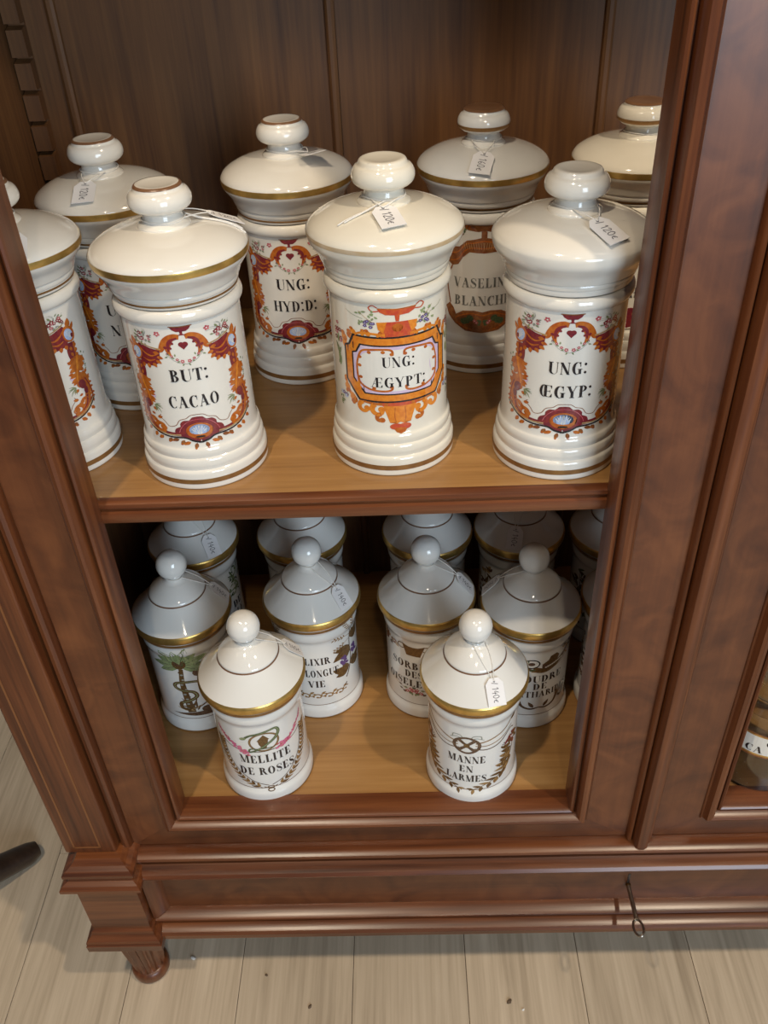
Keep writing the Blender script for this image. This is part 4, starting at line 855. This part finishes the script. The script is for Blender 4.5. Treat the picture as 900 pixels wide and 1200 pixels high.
def small_jar(x, y, phi, label, art, plain_=False):
    j = tag(empty('apothecary_jar', (x, y, -0.004), radians(phi)), label, 'jar', 'ball-knobbed porcelain jars on the cabinet floor')
    b = part('body', 'smbody', lambda: lathe('body', smoothprof(SM_BODY), 80), 'porc_white', j)
    l = part('lid', 'smlid', lambda: lathe('lid', smoothprof(SM_LID), 80), 'porc_white', j)
    part('knob', 'smknob', lambda: lathe('knob', smoothprof(SM_KNOB), 40), 'porc_white', l)
    part('gold_band', 'sg1', lambda: band_mesh('gold_band', SM_LID, 0.1690, 0.1798), 'gold', l)
    part('brown_line', 'sg2', lambda: band_mesh('brown_line', SM_LID, 0.2058, 0.2074), 'brownline', l)
    part('gold_line', 'sg3', lambda: band_mesh('gold_line', SM_BODY, 0.1600, 0.1640), 'gold_dull', b)
    part('brown_line', 'sg4', lambda: band_mesh('brown_line', SM_BODY, 0.0235, 0.0243), 'brownline', b)
    part('gold_line', 'sg5', lambda: band_mesh('gold_line', SM_BODY, 0.0004, 0.0026), 'gold_dull', b)
    if art:
        a = art()
        if any(p[0] not in INKS for p in a.P): link('printed_decoration', a.build('printed_decoration', rb_small, skip=INKS if any(p[1] == 5 and p[0] in INKS for p in a.P) else None), None, b)
        if any(p[0] in INKS and p[1] == 5 for p in a.P): link('lettering', a.build('lettering', rb_small, only=INKS), None, b)
    return j

JB = {}
JB['BUT'] = big_jar(0.0884, 0.1037, 11, 'tall porcelain jar lettered BUT: CACAO in a burgundy scroll frame, gold lid rim', art_rococo, [('BUT:', 0, 117, 11.5, 34), ('CACAO', 0, 91, 11.5, 46)])
JB['AEG'] = big_jar(0.2720, 0.1163, 9, 'tall cream porcelain jar lettered UNG: ÆGYPT: on an orange octagonal plaque with a red urn', art_octagon, [('UNG:', 0, 112.5, 9.5, 30), ('ÆGYPT:', 0, 93.5, 9.5, 51)], 'porc_cream', 'rubbed', zscale=1.035)
JB['OEG'] = big_jar(0.4288, 0.1009, -4, 'tall plain-lidded porcelain jar lettered UNG: ŒGYP: in a burgundy scroll frame', art_rococo, [('UNG:', 0, 113, 11.5, 34), ('ŒGYP:', 0, 90, 11.5, 47)], 'porc', 'none')
JB['HYD'] = big_jar(0.1711, 0.2979, 1, 'tall porcelain jar lettered UNG: HYD:D: in the back row, gold lid rim', art_rococo, [('UNG:', 0, 115, 11.5, 36), ('HYD:D:', 0, 91, 11.5, 47)])
JB['VAS'] = big_jar(0.3716, 0.3105, -1, 'tall porcelain jar with faded VASELINE BLANCHE lettering and brown shell cartouches, back row', art_vaseline, [('VASELINE', 0, 104, 10.5, 64), ('BLANCHE', 0, 84, 10.5, 62)], 'porc_white', 'double', 'greyink')
JB['HE'] = big_jar(0.5308, 0.3116, -16, 'tall porcelain jar half hidden by the centre stile, gold-ringed knob, back row', art_scrollbase, [('HE', 17.5, 87, 11, 15)], 'porc_cream', 'double')
JB['BL'] = big_jar(-0.0048, 0.2538, 14, 'tall porcelain jar behind the BUT: CACAO jar at the left, lettering mostly hidden', art_rococo, [('U', -16, 113, 11.5, 10), ('N', -16, 91, 11.5, 10)])
JB['FL'] = big_jar(-0.0630, 0.1250, 12, 'tall porcelain jar cut off by the left door stile, gold lid rim', art_rococo, [(':', 22, 109, 11.5, 3), ('R:', 21, 85, 11.5, 13)])
SJ = 'white porcelain jar with ball-knobbed conical lid '
JS = {}
JS['MEL'] = small_jar(0.0965, 0.0803, 12, SJ+'lettered MELLITE DE ROSES, front row', art_mellite)
JS['MAN'] = small_jar(0.3556, 0.0716, -12, SJ+'lettered MANNE EN LARMES, front row', art_manne)
JS['PALM'] = small_jar(-0.0065, 0.1908, -4, SJ+'printed with a green palm and snake', art_palm)
JS['ELI'] = small_jar(0.1579, 0.2085, 1, SJ+'lettered ELIXIR DE LONGUE VIE with a vine', art_elixir)
JS['SOR'] = small_jar(0.3050, 0.2041, -21, SJ+'lettered SORBIER DES OISELEURS', art_sorbier)
JS['POU'] = small_jar(0.4349, 0.1838, 12, SJ+'lettered POUDRE DE CANTHARIDES', art_poudre)
JS['b1'] = small_jar(-0.0159, 0.3288, 70, SJ+'back row, behind the palm jar', art_elle)
JS['b2'] = small_jar(0.1353, 0.3363, 40, SJ+'in the back row behind the ELIXIR jar', lambda: art_foliage(2, ('tan', 'bronze', 'green')))
JS['b3'] = small_jar(0.3105, 0.3341, -30, SJ+'in the back row behind the SORBIER jar', lambda: art_foliage(4, ('tan', 'grey', 'bronze')))
JS['b4'] = small_jar(0.4377, 0.3333, -60, SJ+'back row, behind the CANTHARIDES jar', lambda: art_foliage(5, ('sepia', 'bronze', 'tan')))
JS['b5'] = small_jar(0.5687, 0.3228, -60, SJ+'in the back right corner beside the centre stile', lambda: art_foliage(6, ('sepia', 'snake', 'bronze')))
JS['r'] = small_jar(0.5617, 0.1878, -72, SJ+'half hidden behind the centre stile', lambda: art_foliage(7, ('sepia', 'burg', 'bronze', 'brown')))

# ------------------------------------------------------------------ price tags hung round the knobs
def lid_surface(prof):
    P = [p for p in smoothprof(prof, 4)]; k = max(range(len(P)), key=lambda i: P[i][0]); P = P[k:]
    P = P[::-1]
    def f(r):
        for a, b in zip(P, P[1:]):
            if a[0] <= r <= b[0] and b[0] > a[0]: return a[1]+(b[1]-a[1])*(r-a[0])/(b[0]-a[0])
        return P[-1][1] if r > P[-1][0] else P[0][1]
    return f
zbig, zsml = lid_surface(BIG_LID), lid_surface(SM_LID)
DIG = {'1': [[(.25, .75), (.5, 1), (.42, 0)]], '2': [[(.1, .78), (.3, 1), (.55, .85), (.4, .45), (.08, .02), (.65, .05)]], '0': [[(.35, 1), (.1, .65), (.15, .15), (.4, 0), (.62, .4), (.55, .85), (.35, 1)]],
       '4': [[(.4, 1), (.08, .4), (.65, .42)], [(.48, .7), (.42, -.1)]], '6': [[(.5, 1), (.2, .6), (.12, .2), (.35, 0), (.58, .2), (.4, .42), (.15, .3)]], '€': [[(.65, .62), (.4, .6), (.2, .35), (.35, .05), (.65, .05)], [(.08, .38), (.5, .4)]], '/': [[(.05, 0), (.35, 1.05)]]}
def price_tag(jar, az, rad, price, spin, label, big=True, lift=0.0, loose=None, size=1.0):
    zf_ = zbig if big else zsml
    base = jar.location; zsc = jar.scale[2]
    t = tag(empty('price_tag', (base.x, base.y, base.z)), label, 'price tag', 'white price tags tied to the jar lids')
    a = radians(az); er = Vector((sin(a), -cos(a), 0)); et = Vector((cos(a), sin(a), 0))
    def surf(r, q=0.0): return er*r+Vector((0, 0, zf_(min(r, 0.067))*zsc))
    hw, L_ = 0.0105*size, 0.031*size
    # card resting on the lid: up-axis = inward (towards knob)
    r0, r1 = rad-L_/2, rad+L_/2
    rim = 0.066 if big else 0.061
    p_in, p_out = surf(max(0.022, r0)), surf(min(r1, rim))
    slope = (p_out-p_in); 
    dn = slope.normalized()
    nrm = et.cross(dn); nrm = nrm if nrm.z > 0 else -nrm
    if lift:
        rot = Matrix.Rotation(-lift if nrm.cross(dn).dot(et) > 0 else lift, 3, et); dn = (rot @ dn)
        nrm = et.cross(dn); nrm = nrm if nrm.z > 0 else -nrm
    rs = Matrix.Rotation(radians(spin), 3, nrm); dn = rs @ dn; sd = rs @ et
    c0 = surf(rad)+nrm*0.0022
    if lift: c0 = c0+Vector((0, 0, 0.5*L_*sin(abs(lift))))
    def W(u, v, h=0.0): return tuple(c0+sd*u-dn*v+nrm*h)
    pts = [(-hw, -L_/2), (hw, -L_/2), (hw, L_*.30), (hw*.5, L_*.5), (-hw*.5, L_*.5), (-hw, L_*.30)]
    n = len(pts); V = [W(u, v, -0.0002) for u, v in pts]+[W(u, v, 0.0002) for u, v in pts]
    card = link('card', mesh('card', V, [tuple(range(n)), tuple(range(n, 2*n))]+[(i, (i+1) % n, n+(i+1) % n, n+i) for i in range(n)]), 'card', t)
    # eyelet
    eye = [(0.0012*cos(q), L_*.38+0.0012*sin(q)) for q in [2*pi*k/10 for k in range(10)]]
    link('eyelet', mesh('eyelet', [W(u, v, 0.0004) for u, v in eye], [tuple(range(10))]), 'ink', card)
    # handwriting, running along the card
    V = []; Fc = []; x = -L_*.40
    hgt = 0.0062*size
    for ch in price:
        for st in DIG[ch]:
            P = crom(st, 5) if len(st) > 2 else st
            for p, q in zip(P, P[1:]):
                dx, dy = (q[0]-p[0]), (q[1]-p[1]); l = hypot(dx, dy) or 1; ox, oy = -dy/l*.055, dx/l*.055
                i = len(V)
                for (s_, tt) in ((p[0]+ox, p[1]+oy), (q[0]+ox, q[1]+oy), (q[0]-ox, q[1]-oy), (p[0]-ox, p[1]-oy)):
                    V.append(W((tt-.5)*hgt*1.15, -(x+s_*hgt*.95)-L_*.06, 0.00045))
                Fc.append((i, i+1, i+2, i+3))
        x += hgt*.72
    link('handwriting', mesh('handwriting', V, Fc), 'ink', card)
    # string: loop round the neck, two strands to the eyelet
    rn, zn = ((0.0182, 0.2372*zsc) if big else (0.0118, 0.2300))
    hole = Vector(W(0, L_*.38, 0.0008))
    loop = [Vector((rn*cos(q), rn*sin(q), zn+0.0008*sin(2*q))) for q in [2*pi*k/28 for k in range(28)]]
    sm = tube('string', loop, 0.00055, 6, True)
    st = link('string', sm, 'thread', t, True)
    for sg in (-1, 1):
        s0 = er*rn*cos(radians(38))+et*sg*rn*sin(radians(38))+Vector((0, 0, zn))
        path = []
        for k in range(9):
            q = k/8; p = s0.lerp(hole, q); r = hypot(p.x, p.y); zz_ = max(p.z+0.0015*sin(pi*q), zf_(min(max(r, 0.0), 0.067))*zsc+0.0011)
            p.z = zz_ if q < 0.93 else max(p.z, zz_); p += et*sg*0.002*sin(pi*q); path.append(p)
        link('strand', tube('strand', path, 0.0005, 6), 'thread', st, True)
    if loose:
        for k, (la, lr) in enumerate(loose):
            b_ = radians(la); e2 = Vector((sin(b_), -cos(b_), 0)); path = []
            s0 = er*rn+Vector((0, 0, zn))
            s1 = e2*lr+Vector((0, 0, zf_(min(lr, 0.066))*zsc+0.0012))
            for q in [i/8 for i in range(9)]:
                p = s0.lerp(s1, q); r = hypot(p.x, p.y); p.z = max(p.z, zf_(min(r, 0.066))*zsc+0.0012); path.append(p)
            link('loose_end', tube('loose_end', path, 0.0006, 6), 'thread', st, True)
    return t
TG = 'white card price tag on string '
price_tag(JB['BL'], -4, 0.047, '/120€', 8, TG+'on the lid behind BUT: CACAO')
price_tag(JB['FL'], 34, 0.0545, '/120€', -20, TG+'on the lid beside the left stile')
price_tag(JB['HYD'], 48, 0.040, '/120€', -25, TG+'on the UNG: HYD:D: lid', lift=0.5)
price_tag(JB['AEG'], 5, 0.0385, '/120€', 14, TG+'on the UNG: ÆGYPT: lid', loose=[(-44, 0.054), (-40, 0.050)])
price_tag(JB['VAS'], -6, 0.053, '/160€', -10, TG+'on the VASELINE lid')
price_tag(JB['OEG'], 22, 0.047, '/120€', 12, TG+'on the UNG: ŒGYP: lid')
price_tag(JB['BUT'], 118, 0.051, '/120€', 0, TG+'behind the BUT: CACAO knob', loose=[(104, 0.064), (100, 0.066)])
price_tag(JB['HE'], 100, 0.048, '/120€', 0, TG+'on the lid beside the centre stile')
price_tag(JS['PALM'], 100, 0.049, '/140€', -10, TG+'on the palm jar lid', False)
price_tag(JS['ELI'], 56, 0.0475, '/140€', -8, TG+'on the ELIXIR jar lid', False)
price_tag(JS['SOR'], 86, 0.047, '/140€', -8, TG+'on the SORBIER jar lid', False)
price_tag(JS['POU'], -108, 0.050, '/140€', 15, TG+'on the CANTHARIDES jar lid', False)
price_tag(JS['MAN'], 22, 0.050, '/140€', -8, TG+'on the MANNE EN LARMES lid', False)
price_tag(JS['b1'], 42, 0.049, '/140€', -8, TG+'on the back-row jar behind the palm jar', False)
price_tag(JS['b4'], -14, 0.047, '/140€', 0, TG+'on the back-row jar behind CANTHARIDES', False)
price_tag(JS['MEL'], 112, 0.050, '/140€', 0, TG+'behind the MELLITE DE ROSES knob', False)

# ------------------------------------------------------------------ glass bottle behind the right door
bt = tag(empty('glass_bottle', (0.7095, 0.072, -0.004), radians(-9)), 'clear glass chemist bottle with white label at the right edge, behind the right door', 'bottle')
GO = [(0.0, 0.004, 1), (0.030, 0.0022), (0.046, 0.0, 1), (0.0502, 0.002), (0.0515, 0.007), (0.0515, 0.120), (0.0500, 0.130), (0.0440, 0.1385), (0.0385, 0.1425), (0.0400, 0.1450), (0.0400, 0.1500), (0.0360, 0.1540), (0.0300, 0.1590), (0.0262, 0.1650), (0.0255, 0.1900), (0.0300, 0.1930), (0.0310, 0.1975), (0.0270, 0.2000, 1), (0.0190, 0.2000, 1), (0.0185, 0.165), (0.0250, 0.1560), (0.0330, 0.1480), (0.0420, 0.1330), (0.0470, 0.122), (0.0478, 0.110), (0.0478, 0.012), (0.0440, 0.0080), (0.0, 0.0090)]
link('glass_body', lathe('glass_body', smoothprof(GO, 3), 64), 'glass', bt, True, 60)
link('stopper', lathe('stopper', smoothprof([(0.0, 0.175, 1), (0.0150, 0.175, 1), (0.0178, 0.2005, 1), (0.0260, 0.203), (0.0270, 0.207), (0.0200, 0.2110), (0.0130, 0.2150), (0.0160, 0.2210), (0.0215, 0.2300), (0.0200, 0.2390), (0.0120, 0.2450), (0.0, 0.2462)], 3), 48), 'glass', bt, True, 60)
la = Art()
la.poly([(-46, 65), (46, 65), (46, 103), (-46, 103)], 'brown', 0); la.poly([(-45, 67.5), (45, 67.5), (45, 101), (-45, 101)], 'gold', 1); la.poly([(-44, 70), (44, 70), (44, 99), (-44, 99)], 'white', 2)
lb = link('label_plate', la.build('label_plate', lambda z: 0.0515), None, bt)
lt = Art(); lt.text('C', -6, 90.5, 9.5, 9, 'black', 5); lt.text('CA', -22, 77.5, 10.5, 20, 'black', 5)
link('lettering', lt.build('lettering', lambda z: 0.0515), None, lb)

# ------------------------------------------------------------------ dark tripod table whose foot reaches into the frame
TC = Vector((-0.640, -0.125, ZF))
tb = tag(empty('pedestal_table', TC), 'dark curved wooden table leg standing on the floor left of the cabinet', 'table')
for k, an in enumerate((47, 167, 287)):
    d = Vector((cos(radians(an)), sin(radians(an)), 0)); z3 = Vector((0, 0, 1))
    P = [(0.018, 0.24), (0.08, 0.225), (0.16, 0.175), (0.24, 0.105), (0.31, 0.062), (0.37, 0.034), (0.415, 0.019), (0.435, 0.0152)]
    Q = []
    for i in range(len(P)-1):
        for q in range(3): Q.append(tuple(P[i][c_]+(P[i+1][c_]-P[i][c_])*q/3 for c_ in (0, 1)))
    Q.append(P[-1])
    link('leg', tube('leg', [tuple(d*a+z3*h) for a, h in Q], lambda t: 0.034-0.0180*t if t < .9 else 0.0178-0.005*(t-.9)*10, 14), 'walnut', tb, True, 60)
link('column', lathe('column', smoothprof([(0.0, 0.17, 1), (0.024, 0.175), (0.030, 0.20), (0.030, 0.26), (0.022, 0.29), (0.018, 0.35), (0.030, 0.42), (0.020, 0.50), (0.028, 0.56), (0.028, 0.58, 1), (0.0, 0.58, 1)], 3), 32), 'walnut', tb, True)
link('table_top', lathe('table_top', [(0.0, 0.58), (0.17, 0.58), (0.18, 0.586), (0.18, 0.597), (0.175, 0.601), (0.0, 0.601)], 48), 'walnut', tb, True)

# ------------------------------------------------------------------ crumbs on the floor
def crumb(x, y, s, mat, label, seed):
    rg = random.Random(seed); bm = bmesh.new(); bmesh.ops.create_icosphere(bm, subdivisions=1, radius=1)
    for v in bm.verts: v.co = Vector((v.co.x*s[0]*rg.uniform(.6, 1.2), v.co.y*s[1]*rg.uniform(.6, 1.2), max(0.0, (v.co.z*rg.uniform(.6, 1.1)+.75))*s[2]))
    me = bpy.data.meshes.new('crumb'); bm.to_mesh(me); bm.free()
    o = link('paper_scrap' if mat == 'paper' else 'crumb', me, mat); o.location = (x, y, ZF); o.rotation_euler = (0, 0, rg.uniform(0, 3)); tag(o, label, 'debris'); return o
crumb(-0.055, 0.015, (0.006, 0.0035, 0.002), 'paper', 'tiny white paper scrap on the floor beside the cabinet foot', 1)
crumb(0.058, -0.011, (0.0028, 0.0025, 0.0015), 'crumb', 'small dark crumb on the floor below the left of the base', 2)
crumb(0.125, -0.056, (0.0028, 0.0040, 0.0015), 'crumb', 'brown crumb near the bottom edge left of centre', 3)
crumb(0.408, -0.053, (0.0035, 0.0055, 0.002), 'crumb', 'largest dark crumb on the floor below the key', 4)
crumb(0.426, -0.064, (0.0022, 0.0020, 0.0015), 'paper', 'tiny pale speck next to the largest dark crumb', 5)
